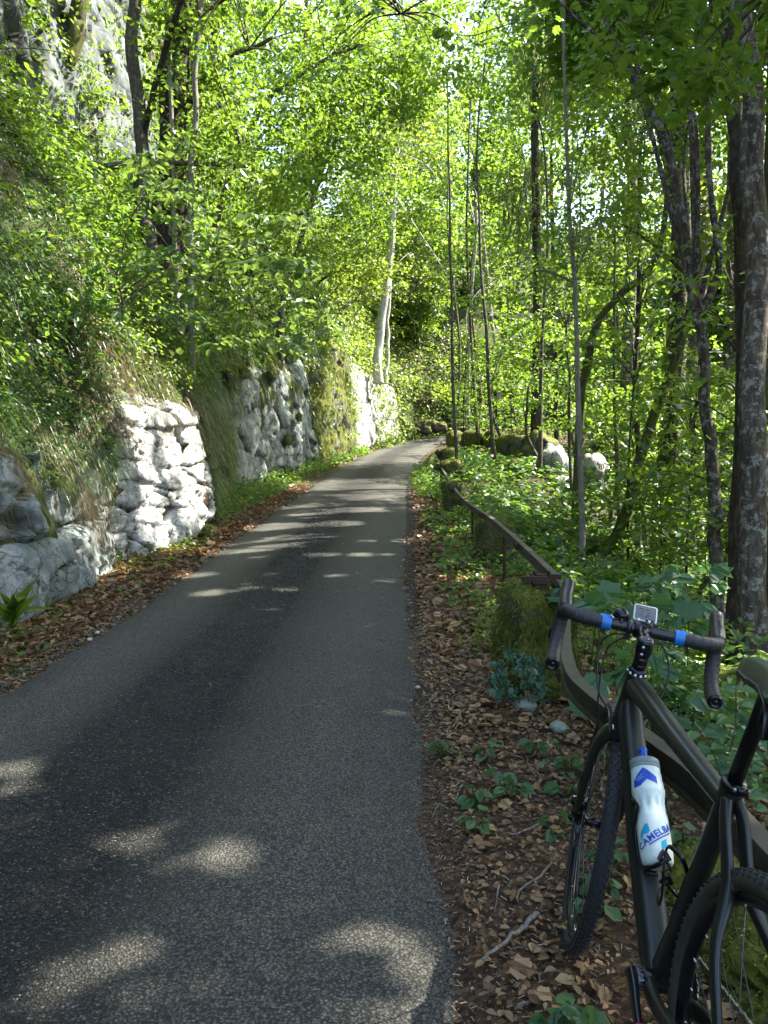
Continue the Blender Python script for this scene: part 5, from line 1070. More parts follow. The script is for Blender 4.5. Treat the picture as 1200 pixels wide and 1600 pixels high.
# --- shade trees down the slope on the right: crowns high over the road, partly out of view; lofty and very tall ones added to block sun
for i, (x, y, zc, rx, lb) in enumerate([(8.5, -3.5, 9.0, 4.2, 'tall beech whose crown shades the near road, trunk out of view'), (9.5, 1.0, 9.5, 4.4, 'tall beech with a dense crown shading the bicycle'), (7.6, 6.7, 9.6, 4.0, 'tall beech with a dense crown over the first stone post'),
        (9.6, 9.2, 10.4, 4.3, 'tall beech down the slope shading the white rock face'), (8.4, 13.6, 10.8, 4.2, 'tall beech shading the road beside the mossy stone post'),
        (5.8, 16.5, 11.5, 2.4, 'slim maple whose crown hangs over the rail')]+[(7.8+.8*(k % 2), 2.9+k*3.9, 14.6+.5*(k % 3), 3.6, 'lofty beech crown high above '+w) for k, w in enumerate(['the rear wheel', 'the handlebar', 'the white rock face', 'the recessed dark rock', 'the middle grey block', 'the layered rock face', 'the moss buttress'])]+[(7.4, 3.0+k*5.2, 20.0, 4.0, 'very tall crown, the highest over '+w) for k, w in enumerate(['the bicycle', 'the white rock face', 'the recessed rock'])]):
    zb = gz(x, y)-.2; pts = [(x, y, zb), (x+.2, y+.1, (zb+zc)*.5), (x-.1, y, zc), (x, y+.2, zc+2)]
    tree('beech_tree' if i != 5 else 'maple_tree', lb, pts, .24, .08, [((x, y, zc), (rx*1.1, rx*1.1, 2.5), 340), ((x-1.2, y+.4, zc-1.4), (rx*.75, rx*.75, 1.1), 100)], 'bark_beech', 'leaf', .18, 38, .9, seed=60+i)

# --- background wood: shared templates, every tree a thing of its own
def template(seed, h=15., r=3.2, n=260, size=.24, dark=False, low=.12):
    st = rng.bit_generator.state
    zc = rng.uniform(low, 1, n); pr = np.sin(np.pi*np.clip((zc-low)/(1.08-low), 0, 1))**.6
    a = rng.random(n)*2*math.pi; rr = r*pr*np.sqrt(rng.uniform(.25, 1, n)); Cs = np.stack([rr*np.cos(a), rr*np.sin(a), zc*h+rng.normal(0, .3, n)], 1)
    out = np.stack([np.cos(a), np.sin(a), a*0], 1)
    C, D, N_, S = spray_leaves(Cs, .95, 34, size, outward=out, droop=.4)
    V, F = leaf_arrays(C, D, N_, S); rn = rng.random(len(C))
    cm = mesh_data('crown', V, F, M['leaf'], False, fattr={'rnd': rn})
    P = smooth_path([(0, 0, -.5), (.1, 0, h*.3), (-.1, .1, h*.65), (0, 0, h*.98)], 6); g = Geo(); g.add(*tube(P, np.linspace(.20, .04, len(P)), 10))
    for k in range(12):
        e = Cs[rng.integers(n)]; z0 = min(e[2]*.8, h*.9); q, qr = smooth_path([(0, 0, z0), e*[.5, .5, 0]+[0, 0, z0*.5+e[2]*.5+.2], e], 5, [.05, .03, .008]); g.add(*tube(q, qr, 5))
    V, F = g.out(); tm_ = mesh_data('trunk', V, F, M['bark_dark' if dark else 'bark'])
    return cm, tm_
TPL = [template(i, h, r, n, sz, dk, lo) for i, (h, r, n, sz, dk, lo) in enumerate([(15, 3.0, 300, .22, False, .10), (13, 2.8, 260, .22, True, .08), (17, 3.4, 320, .24, False, .22), (9, 2.4, 190, .20, False, .04), (6, 2.0, 130, .17, False, .03)])]
def place(name, tpl, loc, sc, rz, label, cat='tree', group=None):
    t = empty(name, loc, label=label, cat=cat, group=group); t.rotation_euler = (0, 0, rz); t.scale = (sc,)*3
    for nm, me in zip(('crown', 'trunk'), TPL[tpl]): link(nm, me, t)
    return t
bgs = []; USED_L = set()
MARKS = [(605, 400, 'the leaning white birch'), (735, 520, 'the pale pole like trunk'), (838, 430, 'the tall conifer trunk'), (900, 600, 'the slim pale sapling trunk'), (1000, 700, 'the mossy leaning trunk'), (1090, 350, 'the forked tree'), (1175, 400, 'the thick grey beech'), (870, 740, 'the white sunlit rocks'), (215, 200, 'the sun spotted trunk'), (60, 150, 'the grey cliff'), (500, 250, 'the leaning slender bank tree'), (560, 600, 'the mossy buttress'), (700, 250, 'the gap of open sky'), (640, 660, 'the road bend'), (770, 700, 'the mossy ledge')]
KINDW = ['tall green', 'shadowy tall', 'very tall airy', 'low dense', 'small bushy']
def lm_label(P, k, what='forest tree'):
    px, py, d = toPix(np.asarray(P, float)+[0, 0, 4 if what == 'forest tree' else 1]); m = min(MARKS, key=lambda q: abs(q[0]-px)+.5*abs(q[1]-py)); dx = px-m[0]
    rel = 'behind' if abs(dx) < 25 else (('just ' if abs(dx) < 70 else 'well ')+('right of' if dx > 0 else 'left of'))
    far = '' if d < 20 else (' further back' if d < 34 else ' far back')
    lb = ' '.join(f'{KINDW[int(k) % 5]} {what} {rel} {m[2]}{far}'.split()[:16])
    for q in sorted(MARKS, key=lambda q: abs(q[0]-px)+.5*abs(q[1]-py))[1:]:
        if lb not in USED_L: break
        lb = ' '.join(f'{KINDW[int(k) % 5]} {what} {rel.split()[-2] if len(rel.split()) > 2 else rel} {m[2]} toward {q[2]}'.split()[:16])
    USED_L.add(lb); return lb
for i in range(64):
    side = i % 4
    if side == 0:   # far beyond the bend, on the outer hillside
        s = 44+(i//4)*3.2; q = [3.0, 4.6, 5.6, 2.8][(i//4) % 4]
        if s > S_ARC[-1]-2: s = 60+(i % 7)*2
        P = bank_pt(s, q); k = (i//4) % 5; nm = 'wood beyond the road bend'; lb = 'leafy forest tree on the hillside beyond the road bend'
    elif side == 1: # left hillside
        s = 16+(i//4)*2.4; q = [5.6, 6.3, 5.2, 6.6][(i//4) % 4]; P = bank_pt(s, q); k = (i//4) % 4; nm = 'wood above the cliff'; lb = 'leafy forest tree growing on the hillside above the cliff'
    else:           # right slope
        y = 14+rng.uniform(0, 42); x = 6+y*.32+rng.uniform(0, 17)
        if rng.random() < .3: x = rng.uniform(5, 12)+y*.1; y = y*.7+18
        P = np.array([x, y, gz(x, y)]); k = rng.integers(0, 5); nm = 'wood on the slope below the road'; lb = 'leafy forest tree on the slope below the road'
    if side >= 2 and 40 < P[1] < 62 and P[0] < 26: continue
    if side >= 2 and (P[1] > 24 and P[0] < 18 or P[0] < 13) and k < 3: k = 3+(i//4) % 2
    px, py, d = toPix(P+[0, 0, 8]); sc = rng.uniform(.8, 1.15)
    if d < 13 and k < 3: sc *= .6
    place('forest_tree', int(k), tuple(P-[0, 0, .2]), sc, rng.uniform(0, 6.28), lm_label(P, k), group=nm); bgs.append((px, py, d))
# a ring of woodland that closes the view far off
for i in range(26):
    a_ = R(-8+i*4.6); dist = 62+rng.uniform(-6, 22); x, y = math.sin(a_)*dist, math.cos(a_)*dist
    place('forest_tree', i % 3, (x, y, max(gz(x, y), -3)), rng.uniform(1.1, 1.45), rng.uniform(0, 6.28), lm_label((x, y, 6), i % 3, 'skyline tree'), group='distant wood')
# --- saplings in layered shade on the right slope
SAP = []
for i in range(5):
    n = 26; zc = rng.uniform(.25, 1, n); h = 3.0; a = rng.random(n)*6.28; rr = .95*np.sqrt(rng.random(n))*(1.15-zc*.7)
    Cs = np.stack([rr*np.cos(a), rr*np.sin(a), zc*h], 1); C, D, N_, S = spray_leaves(Cs, .42, 26, .085, tilt=.18, thick=.05, jit=.35)
    V, F = leaf_arrays(C, D, N_, S); cm = mesh_data('crown', V, F, M['leaf'], False, fattr={'rnd': rng.random(len(C))})
    g = Geo(); P = smooth_path([(0, 0, -.2), (.05, .03, h*.4), (-.04, .05, h*.97)], 6); g.add(*tube(P, np.linspace(.018, .005, len(P)), 7))
    for c in Cs: q = smooth_path([(0, 0, c[2]*.85), c*[.5, .5, .97], c], 4); g.add(*tube(q, np.linspace(.006, .002, len(q)), 4))
    V, F = g.out(); SAP.append((cm, mesh_data('stem', V, F, M['bark_dark'])))
def sapling(k, loc, sc, rz, label, group):
    t = empty('sapling', loc, label=label, cat='sapling', group=group); t.rotation_euler = (0, 0, rz); t.scale = (sc, sc, sc)
    link('crown', SAP[k][0], t); link('stem', SAP[k][1], t)
for i in range(84):
    y = 6.0+rng.uniform(0, 1)**.8*24; x = 2.6+rng.uniform(.0, 1)*(y*.42+1.0)
    if x < 2.6+1.0 and y < 12: x += 1
    _p = toPix(np.array([x, y, gz(x, y)+1.2]))
    if 700 < _p[0] < 950 and y < 25: continue
    sapling(i % 5, (x, y, gz(x, y)-.05), rng.uniform(.7, 1.6), rng.uniform(0, 6.28), lm_label((x, y, gz(x, y)), i % 5, 'layered sapling'), 'young saplings on the slope below the rail')
for i in range(14):
    s = 9+i*2.3; q = rng.uniform(2.5, 4.2); P = bank_pt(s, q)
    if s < 13: continue
    sapling(i % 5, tuple(P), rng.uniform(.6, 1.0), rng.uniform(0, 6.28), lm_label(P, i % 5, 'sapling on the bank'), 'young saplings on the bank')

# --- drooping conifer twigs
def conifer_drape(t, c, r, n, ln):
    o = np.array(t.location); Cs, _ = in_blob(n, c, r, .2); g = 14
    k = np.arange(g); P = Cs[:, None]+np.stack([rng.normal(0, .02, (n, g)).cumsum(1), rng.normal(0, .02, (n, g)).cumsum(1), -np.broadcast_to(k/g, (n, g))*rng.uniform(.5, 1, (n, 1))*ln], -1)
    P = P.reshape(-1, 3); kp = sun_open(P); P = P[kp]; m = len(P)
    D = np.stack([rng.normal(0, .35, m), rng.normal(0, .35, m), -np.ones(m)], 1)
    leaves('drooping_twigs', P-o, D, rng.normal(0, 1, (m, 3)), rng.uniform(.14, .28, m), M['conifer'], t, 'chip', carve=False)
spr = [o for o in scene.objects if o.name.startswith('spruce_tree')][0]
conifer_drape(spr, U(850, 70, 23.5), (1.0, 1.0, 2.0), 150, .9)
conifer_drape(spr, U(825, 300, 24), (.8, .8, 1.4), 60, .8)
# ================================================================== ground cover and small things
def leaf_parts(parent, C, D, Nn, S, tm, mat, name='leaf', nvar=6, carve=True, origin=None):
    C = np.asarray(C, float)
    if carve: kp = sun_open(C)|True; 
    D = unit(np.asarray(D, float)); Nn = np.asarray(Nn, float); Nn = unit(Nn-D*(Nn*D).sum(1)[:, None]); X = np.cross(D, Nn)
    Vt, Ft = TM[tm]; var = []
    for i in range(nvar):
        V = (Vt-[0, .4, 0])*[1+rng.normal(0, .10), 1, 1+rng.normal(0, .5)]; V[:, 2] += .10*rng.normal()*V[:, 1]**2*2+.03*rng.normal(0, 1, len(V)); nf = sum(len(f) for f in Ft)
        var.append(mesh_data(name, V, Ft, mat, False, fattr={'rnd': np.full(nf, rng.random())}))
    o = np.zeros(3) if origin is None else np.asarray(origin)
    for i in range(len(C)):
        ob = bpy.data.objects.new(name, var[i % nvar]); scene.collection.objects.link(ob); ob.parent = parent
        s = float(S[i]) if np.ndim(S) else S; c = C[i]-o
        ob.matrix_local = Matrix([[X[i, 0]*s, D[i, 0]*s, Nn[i, 0]*s, c[0]], [X[i, 1]*s, D[i, 1]*s, Nn[i, 1]*s, c[1]], [X[i, 2]*s, D[i, 2]*s, Nn[i, 2]*s, c[2]], [0, 0, 0, 1]])
def blades(name, P, D, L, W, droop, mat, parent=None, seg=4, **k):
    """thin bending strips: P root, D direction, L length"""
    P = np.asarray(P, float); n = len(P); D = unit(np.asarray(D, float)); L = np.broadcast_to(L, (n,)); t = np.linspace(0, 1, seg+1)
    droop = np.broadcast_to(droop, (n,))
    c = P[:, None]+D[:, None]*(L[:, None]*t)[..., None]*(1-.15*t)[None, :, None]; c[..., 2] -= (L*droop)[:, None]*t**2
    side = unit(np.cross(D, rng.normal(0, 1, (n, 3)))); w = np.broadcast_to(W, (n,))[:, None]*(1-t**2*.9)[None]
    V = np.stack([c-side[:, None]*w[..., None], c+side[:, None]*w[..., None]], 2).reshape(-1, 3)
    i = np.arange(seg); f = np.stack([2*i, 2*i+1, 2*i+3, 2*i+2], 1); F = (f[None]+(np.arange(n)*(seg+1)*2)[:, None, None]).reshape(-1, 4)
    return obj(name, V, F, mat, parent, False, fattr={'rnd': np.repeat(rng.random(n), seg)}, **k)
def bank_scatter(n, s0, s1, q0, q1, pw=1.0):
    s = s0+(s1-s0)*rng.random(n)**pw; q = q0+(q1-q0)*rng.random(n); P = bank(s, q); N_ = bank_normal(s, q); return P, N_, s, q
def off_rock(P, s, q): return np.ones(len(P), bool)

def moss_on(name_obj, n, L, top=.0):
    me = name_obj.data; nv = len(me.vertices); co = np.empty(nv*3); me.vertices.foreach_get('co', co); co = co.reshape(-1, 3); nn = np.empty(nv*3); me.vertices.foreach_get('normal', nn); nn = nn.reshape(-1, 3)
    idx = rng.integers(0, nv, n); P = co[idx]+rng.normal(0, .008, (n, 3)); N_ = nn[idx]; kp = (N_[:, 2] > -.35) & (fbm(P*6, 3, 5)+N_[:, 2]*.8 > -.45); P, N_ = P[kp], N_[kp]; m = len(P)
    blades('moss', P, N_+rng.normal(0, .6, (m, 3)), L*rng.uniform(.5, 1.4, m), L*.16, .5, M['moss_tuft'], name_obj, 2, kind='stuff')
# --- leafy cover of the bank: many small plants nobody could count
def bank_cover(name, n, s0, s1, q0, q1, size, per, rad, hgt, mat, pw=1.0, tm='far', thr=-.4, seed=0, jit=.5):
    P, N_, s, q = bank_scatter(n, s0, s1, q0, q1, pw)
    kp = fbm(P*.9, 3, seed) > thr; P, N_ = P[kp], N_[kp]; m = len(P)
    P = P+N_*(rng.random(m)**1.5*hgt)[:, None]+[0, 0, .02]
    up = unit(N_*.6+[0, 0, .9]); d = np.linalg.norm(P-[0, 0, 1.4], axis=1); k = np.clip(d/11, .75, 3)
    a = rng.random((m, per))*6.283; r = np.sqrt(rng.random((m, per)))*rad*k[:, None]
    u = unit(np.cross(up, rng.normal(0, 1, (m, 3)))); w = np.cross(up, u)
    C = P[:, None]+u[:, None]*(r*np.cos(a))[..., None]+w[:, None]*(r*np.sin(a))[..., None]+up[:, None]*rng.normal(0, .03, (m, per))[..., None]
    D = u[:, None]*np.cos(a)[..., None]+w[:, None]*np.sin(a)[..., None]+rng.normal(0, .3, (m, per, 3))+[0, 0, -.25]
    N2 = up[:, None]+rng.normal(0, jit, (m, per, 3)); S = size*k[:, None]**.8*rng.uniform(.6, 1.3, (m, per))
    return leaves(name, C.reshape(-1, 3), D.reshape(-1, 3), N2.reshape(-1, 3), S.ravel(), M[mat], None, tm, kind='stuff')
bank_cover('undergrowth', 9000, 3.5, 30, 2.05, 4.6, .060, 8, .16, .38, 'leaf', 1.3, seed=1, thr=-.25)
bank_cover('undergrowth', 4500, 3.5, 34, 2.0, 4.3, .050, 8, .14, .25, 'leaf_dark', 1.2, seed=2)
bank_cover('undergrowth', 3800, 4, 26, 2.2, 4.6, .085, 7, .22, .75, 'leaf', 1.2, 'ovate', -.1, 61)
bank_cover('undergrowth', 2600, 26, 50, 1.9, 4.8, .06, 8, .22, .6, 'leaf_yellow', 1.0, seed=3)
bank_cover('undergrowth', 2600, 44, 80, .6, 4.8, .07, 8, .3, .9, 'leaf', 1.0, seed=13)
bank_cover('undergrowth', 1600, 4, 26, 4.0, 6.6, .055, 8, .18, .25, 'leaf', 1.2, seed=4, thr=.15)
bank_cover('undergrowth', 4200, 14, 48, 4.2, 7.0, .07, 8, .25, .8, 'leaf', 1.0, seed=44, thr=-1)
bank_cover('undergrowth', 3000, 36, 62, .75, 4.2, .07, 8, .26, .7, 'leaf_yellow', 1.0, seed=71, thr=-1)
bank_cover('roadside_herbs', 900, 13.2, 34, .45, 1.15, .05, 8, .13, .28, 'leaf', 1.4, seed=5, thr=-.2)
bank_cover('roadside_herbs', 330, 4, 13, .35, 1.0, .05, 7, .10, .16, 'leaf', 1.0, seed=6, thr=-.05)
bank_cover('climbing_leaves', 620, 12.4, 17.2, 1.0, 2.3, .05, 8, .14, .12, 'ivy', 1.0, seed=7, thr=-.3)
bank_cover('climbing_leaves', 60, 8.1, 9.0, 1.0, 2.1, .028, 8, .08, .22, 'ivy', 1.0, seed=8, thr=-1)
bank_cover('climbing_leaves', 900, 25.8, 33, 1.2, 3.0, .05, 8, .15, .35, 'leaf', 1.0, seed=9, thr=-.1)
bank_cover('sunny_herbs', 700, 8.9, 13.2, 2.0, 2.9, .045, 8, .12, .30, 'leaf_yellow', 1.0, seed=10, thr=-.3)
litter_left = True
# dead leaves caught on the slope
P, N_, s, q = bank_scatter(9000, 4, 26, 2.0, 4.2, 1.3); kp = fbm(P*.8, 2, 51) > .05; P, N_ = P[kp], N_[kp]
leaves('dead_leaves', P+N_*.02, rng.normal(0, 1, P.shape), N_+rng.normal(0, .5, P.shape), rng.uniform(.04, .08, len(P)), M['litter'], None, 'far', carve=False, kind='stuff')
# grass hanging over the wall
def bank_grass(name, n, s0, s1, q0, q1, L, mat, droop=1.1, seed=0, thr=-.2, W=.0035, out=1.0, lift=.5):
    P, N_, s, q = bank_scatter(n, s0, s1, q0, q1); kp = fbm(P*1.7, 3, seed) > thr; P, N_ = P[kp], N_[kp]; m = len(P)
    cl = np.round(P/.16); cj = np.stack([_h(cl[:, 0].astype(np.int64), cl[:, 1].astype(np.int64), cl[:, 2].astype(np.int64), 3+i) for i in range(3)], 1)-.5
    D = N_*out+[0, 0, lift]+cj*1.1+rng.normal(0, .25, (m, 3)); d = np.linalg.norm(P, axis=1)
    blades(name, P+N_*.03, D, L*rng.uniform(.5, 1.25, m), W*np.clip(d/8, .8, 3), droop*rng.uniform(.6, 1.3, m), M[mat], None, 5, kind='stuff')
bank_grass('hanging_grass', 12000, 3.6, 9.2, 1.74, 2.75, .38, 'grass', 1.0, 1, -.25, .0042)
bank_cover('undergrowth', 1500, 3.6, 9.3, 1.85, 3.2, .045, 8, .12, .32, 'leaf_blue', 1.0, seed=41)
bank_grass('dry_grass', 3800, 3.6, 9.4, 1.72, 2.15, .50, 'straw', 1.9, 2, -.2, .0026, 1.0, .1)
bank_grass('dry_grass', 3600, 8.9, 13.2, 1.92, 2.7, .34, 'straw', 1.5, 3, -.3, .0028, 1.0, .1)
bank_grass('hanging_grass', 5200, 8.8, 14, 1.98, 3.0, .30, 'grass', 1.1, 4, -.2, .0035)
bank_grass('hanging_grass', 8000, 12.4, 17.4, .85, 2.5, .42, 'grass', 1.5, 5, -.25, .0040)
bank_grass('dry_grass', 2400, 12.6, 16.6, .9, 2.0, .45, 'straw', 1.7, 6, -.1, .0035, 1, .1)
bank_grass('hanging_grass', 5200, 17, 33, 1.9, 3.4, .45, 'grass', 1.2, 7, -.15, .0045)
bank_grass('hanging_grass', 4200, 25.8, 33.4, .8, 2.6, .40, 'moss_tuft', 1.5, 8, -.2, .0060)
bank_grass('roadside_grass', 3600, 14, 34, .35, 1.1, .26, 'grass', .7, 9, 0, .0045, .3, 1.0)
bank_grass('roadside_grass', 900, 3, 13, .55, 1.0, .18, 'grass', .7, 10, .25, .0030, .3, 1.0)
# moss curtains and pads on the wall
bank_grass('hanging_moss', 2600, 16.4, 25.5, 1.75, 2.2, .30, 'moss_tuft', 1.6, 31, .0, .0060, .6, -.1)
for i, (s, q, r) in enumerate([(17.2, 2.0, .32), (18.6, 1.95, .26), (21.2, 1.92, .34), (22.6, 1.5, .2), (22.0, 1.32, .26), (24.4, 2.0, .4), (21.9, 1.05, .22), (10.9, 1.03, .13)]):
    P = bank_pt(s, q); p_, n_ = path_at(s); c = P-np.array([n_[0], n_[1], 0])*.24
    V, F = ICO[4]; V = V*np.array([r*.32, r*1.5, r*.6])*(1+.18*fbm(V*2.5+i, 3, i))[:, None]
    obj('moss_pad', V+c, F, M['mossrock'], vattr={'cav': np.ones(len(V))}, label=['yellow moss cap on the grey block', 'small moss hump on top of the grey block', 'golden moss tongue hanging over the layered face', 'small round moss pad high on the layered face', 'yellow moss pad in the middle of the layered face', 'large moss cap at the right end of the layered face', 'dark moss pad at the foot of the layered face', 'tan tuft of moss at the corner of the white sunlit face'][i], cat='moss')

# --- right hand slope
for o in [o for o in scene.objects if o.name.startswith('moss_pad')]: moss_on(o, 1500, .055)
def slope_pts(n, y0, y1, e0, e1, pw=1.0):
    y = y0+(y1-y0)*rng.random(n)**pw; xr = np.interp(y, PATH[:, 1][:260], PATH[:, 0][:260])+HALF
    x = xr+e0+(e1-e0)*rng.random(n)*(1+0*y); return x, y, ground_z(x, y)
def herb_cover(name, n, y0, y1, e0, e1, size, per, rad, hgt, mat, pw=1., tm='far', thr=-.4, seed=0, carve=True):
    x, y, z = slope_pts(n, y0, y1, e0, e1, pw); P = np.stack([x, y, z], 1); kp = fbm(P*.9, 3, seed) > thr; P = P[kp]; m = len(P)
    P[:, 2] += rng.random(m)*hgt+.02; d = np.linalg.norm(P, axis=1); k = np.clip(d/8, .6, 3.2)
    a = rng.random((m, per))*6.283; r = np.sqrt(rng.random((m, per)))*rad*k[:, None]
    C = P[:, None]+np.stack([r*np.cos(a), r*np.sin(a), rng.normal(0, .02, (m, per))-.25*r], -1)
    D = np.stack([np.cos(a), np.sin(a), -.25+0*a], -1)+rng.normal(0, .25, (m, per, 3)); N2 = np.array([0, -.15, 1.])+rng.normal(0, .35, (m, per, 3))
    S = size*k[:, None]**.8*rng.uniform(.6, 1.25, (m, per))
    return leaves(name, C.reshape(-1, 3), D.reshape(-1, 3), N2.reshape(-1, 3), S.ravel(), M[mat], None, tm, carve=carve, kind='stuff')
herb_cover('undergrowth', 6200, 3.0, 14, 1.10, 9, .085, 8, .17, .50, 'leaf', 1.0, 'ovate', -.45, 11)
herb_cover('undergrowth', 5200, 8, 34, 1.3, 15, .075, 8, .20, .45, 'leaf', 1.1, 'far', -.35, 12)
herb_cover('undergrowth', 3000, 5, 24, 1.2, 12, .075, 8, .20, .5, 'leaf_dark', 1.1, 'far', -.35, 14)
herb_cover('undergrowth', 2600, 28, 60, 1.5, 24, .075, 8, .28, 1.6, 'leaf', 1.0, 'far', -.4, 15)
herb_cover('undergrowth', 2200, 1.4, 5, 1.05, 5, .075, 7, .12, .35, 'leaf_blue', 1.0, 'ovate', -.3, 16)
herb_cover('verge_herbs', 900, 5.2, 22, .30, 1.25, .055, 7, .10, .18, 'leaf', 1.2, 'ovate', -.15, 17)
herb_cover('verge_herbs', 90, 2.2, 6, .45, 1.1, .05, 6, .07, .08, 'leaf_blue', 1.0, 'ovate', -.1, 18)
herb_cover('verge_herbs', 260, 17, 24, .15, 1.0, .05, 8, .12, .4, 'leaf', 1.0, 'far', -.6, 19)
x, y, z = slope_pts(2600, 17, 32, .2, 1.2); blades('verge_grass', np.stack([x, y, z], 1), np.stack([rng.normal(0, .4, len(x)), rng.normal(0, .4, len(x)), np.ones(len(x))], 1), rng.uniform(.15, .5, len(x)), .006, .5, M['grass'], kind='stuff')

# --- leaf litter
def litter(name, n, y0, y1, e0, e1, s0, s1, mat, tm='ovate', pw=1., lift=.012, tilt=.35, side=1, thr=-9, seed=0):
    if side > 0: x, y, z = slope_pts(n, y0, y1, e0, e1, pw); P = np.stack([x, y, z], 1)
    else:
        s = y0+(y1-y0)*rng.random(n)**pw; q = e0+(e1-e0)*rng.random(n); P = bank(s, q)
    kp = fbm(P*2.5, 2, seed) > thr; P = P[kp]; n = len(P)
    P[:, 2] += rng.random(n)*lift+.004
    D = rng.normal(0, 1, (n, 3)); D[:, 2] *= .25; N2 = np.array([0, 0, 1.])+rng.normal(0, tilt, (n, 3))
    k = np.clip(np.linalg.norm(P, axis=1)/4, .7, 2.6)
    leaves(name, P, D, N2, rng.uniform(s0, s1, n)*k, M[mat], None, tm, carve=False, fold=rng.uniform(1.2, 2.2), kind='stuff')
litter('leaf_litter', 11000, 1.2, 9, .04, 1.5, .018, .048, 'litter', 'ovate', 1.25, .02)
litter('leaf_litter', 6500, 8, 24, .05, 1.5, .020, .045, 'litter', 'far', 1.2, .03, seed=2)
litter('leaf_litter', 7000, 1.2, 8, 1.3, 5, .03, .07, 'litter', 'far', 1.0, .03, seed=3)
litter('leaf_litter', 8000, 3.5, 15, .22, 1.0, .020, .045, 'litter', 'ovate', 1.2, .04, side=-1, seed=4)
litter('leaf_litter', 5200, 3.5, 20, -.02, .35, .014, .034, 'litter', 'ovate', 1.4, .02, side=-1, seed=14)
litter('wood_chips', 2600, 3.5, 14, -.04, .30, .010, .026, 'chip', 'chip', 1.3, .012, .3, side=-1, seed=15)
litter('large_litter', 520, 1.3, 8, .12, 1.4, .045, .085, 'litter', 'maple', 1.1, .03, .45, seed=16)
litter('large_litter', 260, 3.6, 12, .25, .98, .04, .075, 'litter', 'maple', 1.1, .04, .45, side=-1, seed=17)
litter('leaf_litter', 900, 1.3, 12, -.14, .08, .012, .03, 'litter', 'ovate', 1.2, .012, seed=18)
litter('leaf_litter', 3500, 14, 40, .2, .9, .02, .04, 'litter', 'far', 1.0, .02, side=-1, seed=5)
litter('wood_chips', 4200, 1.2, 7, -.03, .75, .012, .035, 'chip', 'chip', 1.3, .012, .3, seed=6)
litter('wood_chips', 900, 1.4, 6, -.10, .10, .008, .02, 'chip', 'chip', 1.1, .006, .2, seed=7)
# crumbs and bits lying on the asphalt
def road_pts(n, s0, s1, t0=-1, t1=1):
    s = s0+(s1-s0)*rng.random(n)**1.6; t = t0+(t1-t0)*rng.random(n); p, nn = path_at(s); return np.concatenate([p[:, :2]-nn*(t*HALF)[:, None], (p[:, 2]+.012+.025*(1-t**2))[:, None]], 1)
P = road_pts(520, 1.4, 16); leaves('litter_bits', P+[0, 0, .004], rng.normal(0, 1, P.shape)*[1, 1, .1], np.array([0, 0, 1.])+rng.normal(0, .2, P.shape), rng.uniform(.006, .018, len(P))*np.clip(np.linalg.norm(P, axis=1)/4, .7, 2.5), M['chip'], None, 'chip', carve=False, kind='stuff')
M['grit'] = plain('loose_grit', (.038, .037, .032), .85, 0, .3, 90, .6, .3)
def grit(name, P, s0, s1):
    V0, F0 = ICO[1]; n = len(P); S = rng.uniform(s0, s1, n)*np.clip(np.linalg.norm(P, axis=1)/3.5, .7, 3); V = P[:, None]+V0[None]*(1+rng.normal(0, .18, (n, len(V0), 1)))*S[:, None, None]*np.array([1, 1, .7])
    obj(name, V.reshape(-1, 3), (F0[None]+(np.arange(n)*len(V0))[:, None, None]).reshape(-1, 3), M['grit'], None, False, kind='stuff')
grit('loose_gravel', np.concatenate([road_pts(5000, 1.3, 5, -.34, .16), road_pts(5500, 1.3, 15, -.30, .14)]), .0022, .0052)
M['grit'] = plain('pale_grit', (.085, .078, .065), .85, 0, .3, 90, .6, .3)
grit('loose_gravel', np.concatenate([road_pts(900, 1.3, 8, -.95, .9), road_pts(3200, 1.3, 22, .93, 1.09), road_pts(1800, 4, 24, -1.07, -.93)]), .0020, .0052)

# --- counted small things: stones, twigs and big dead leaves at the right spots
M['pebble'] = plain('white_pebble', (.36, .35, .31), .8, 0, .3, 60, .2, .3)
M['lichen_stone'] = plain('lichen_stone', (.20, .23, .19), .85, 0, .3, 40, .45, .4)
def pebble(px, py, r, lb, mat='pebble', grp=None, nm='pebble'):
    P = on_road(px, py); V, F = ICO[3]; V = V*r*np.array([1.2, .9, .65])*(1+.10*fbm(V/r*.9+px, 2, int(px)))[:, None]
    P[2] += r*.35+.012
    o = obj(nm, V, F, M[mat], label=lb, cat='stone', group=grp); o.location = tuple(P); o.rotation_euler = (0, 0, px)
for px, py, r, lb in [(327, 1199, .016, 'largest white pebble lying on the asphalt'), (337, 1265, .008, 'tiny white pebble just nearer than the largest one on the asphalt'), (653, 1078, .014, 'white pebble at the right edge of the asphalt'), (700, 1181, .016, 'pale grey pebble in the litter right beside the asphalt edge'),
        (672, 905, .040, 'round pale stone in the litter beyond the small herbs'), (134, 967, .045, 'white angular stone lying in the leaf litter beneath the rock wall'), (140, 1003, .02, 'small pale stone at the left edge of the asphalt'), (152, 992, .018, 'small pale stone touching the litter of the left verge'),
        (820, 1112, .055, 'pale lichened stone in leaf litter in front of the mossy post'), (872, 1145, .045, 'flat pale green stone in leaf litter near the front wheel'), (725, 962, .03, 'small pale stone behind the ivy of the first post'), (712, 985, .028, 'pale stone in litter halfway to the stone post')]:
    pebble(px, py, r, lb, 'lichen_stone' if px > 810 else 'pebble')
def twig(pts, r, lb, grp='twigs lying on the verge', mat='bark_pale'):
    P = np.array([on_road(x, y) for x, y in pts])
    for i in range(len(P)): P[i, 2] = max(gz(P[i, 0], P[i, 1]), P[i, 2]-.05)+r+.012
    P, rr = smooth_path(P, 6, np.linspace(r, r*.5, len(P))); P = P+rng.normal(0, r*.35, P.shape); V, F = tube(P, rr, 8); obj('twig', V, F, M[mat], label=lb, cat='twig', group=grp)
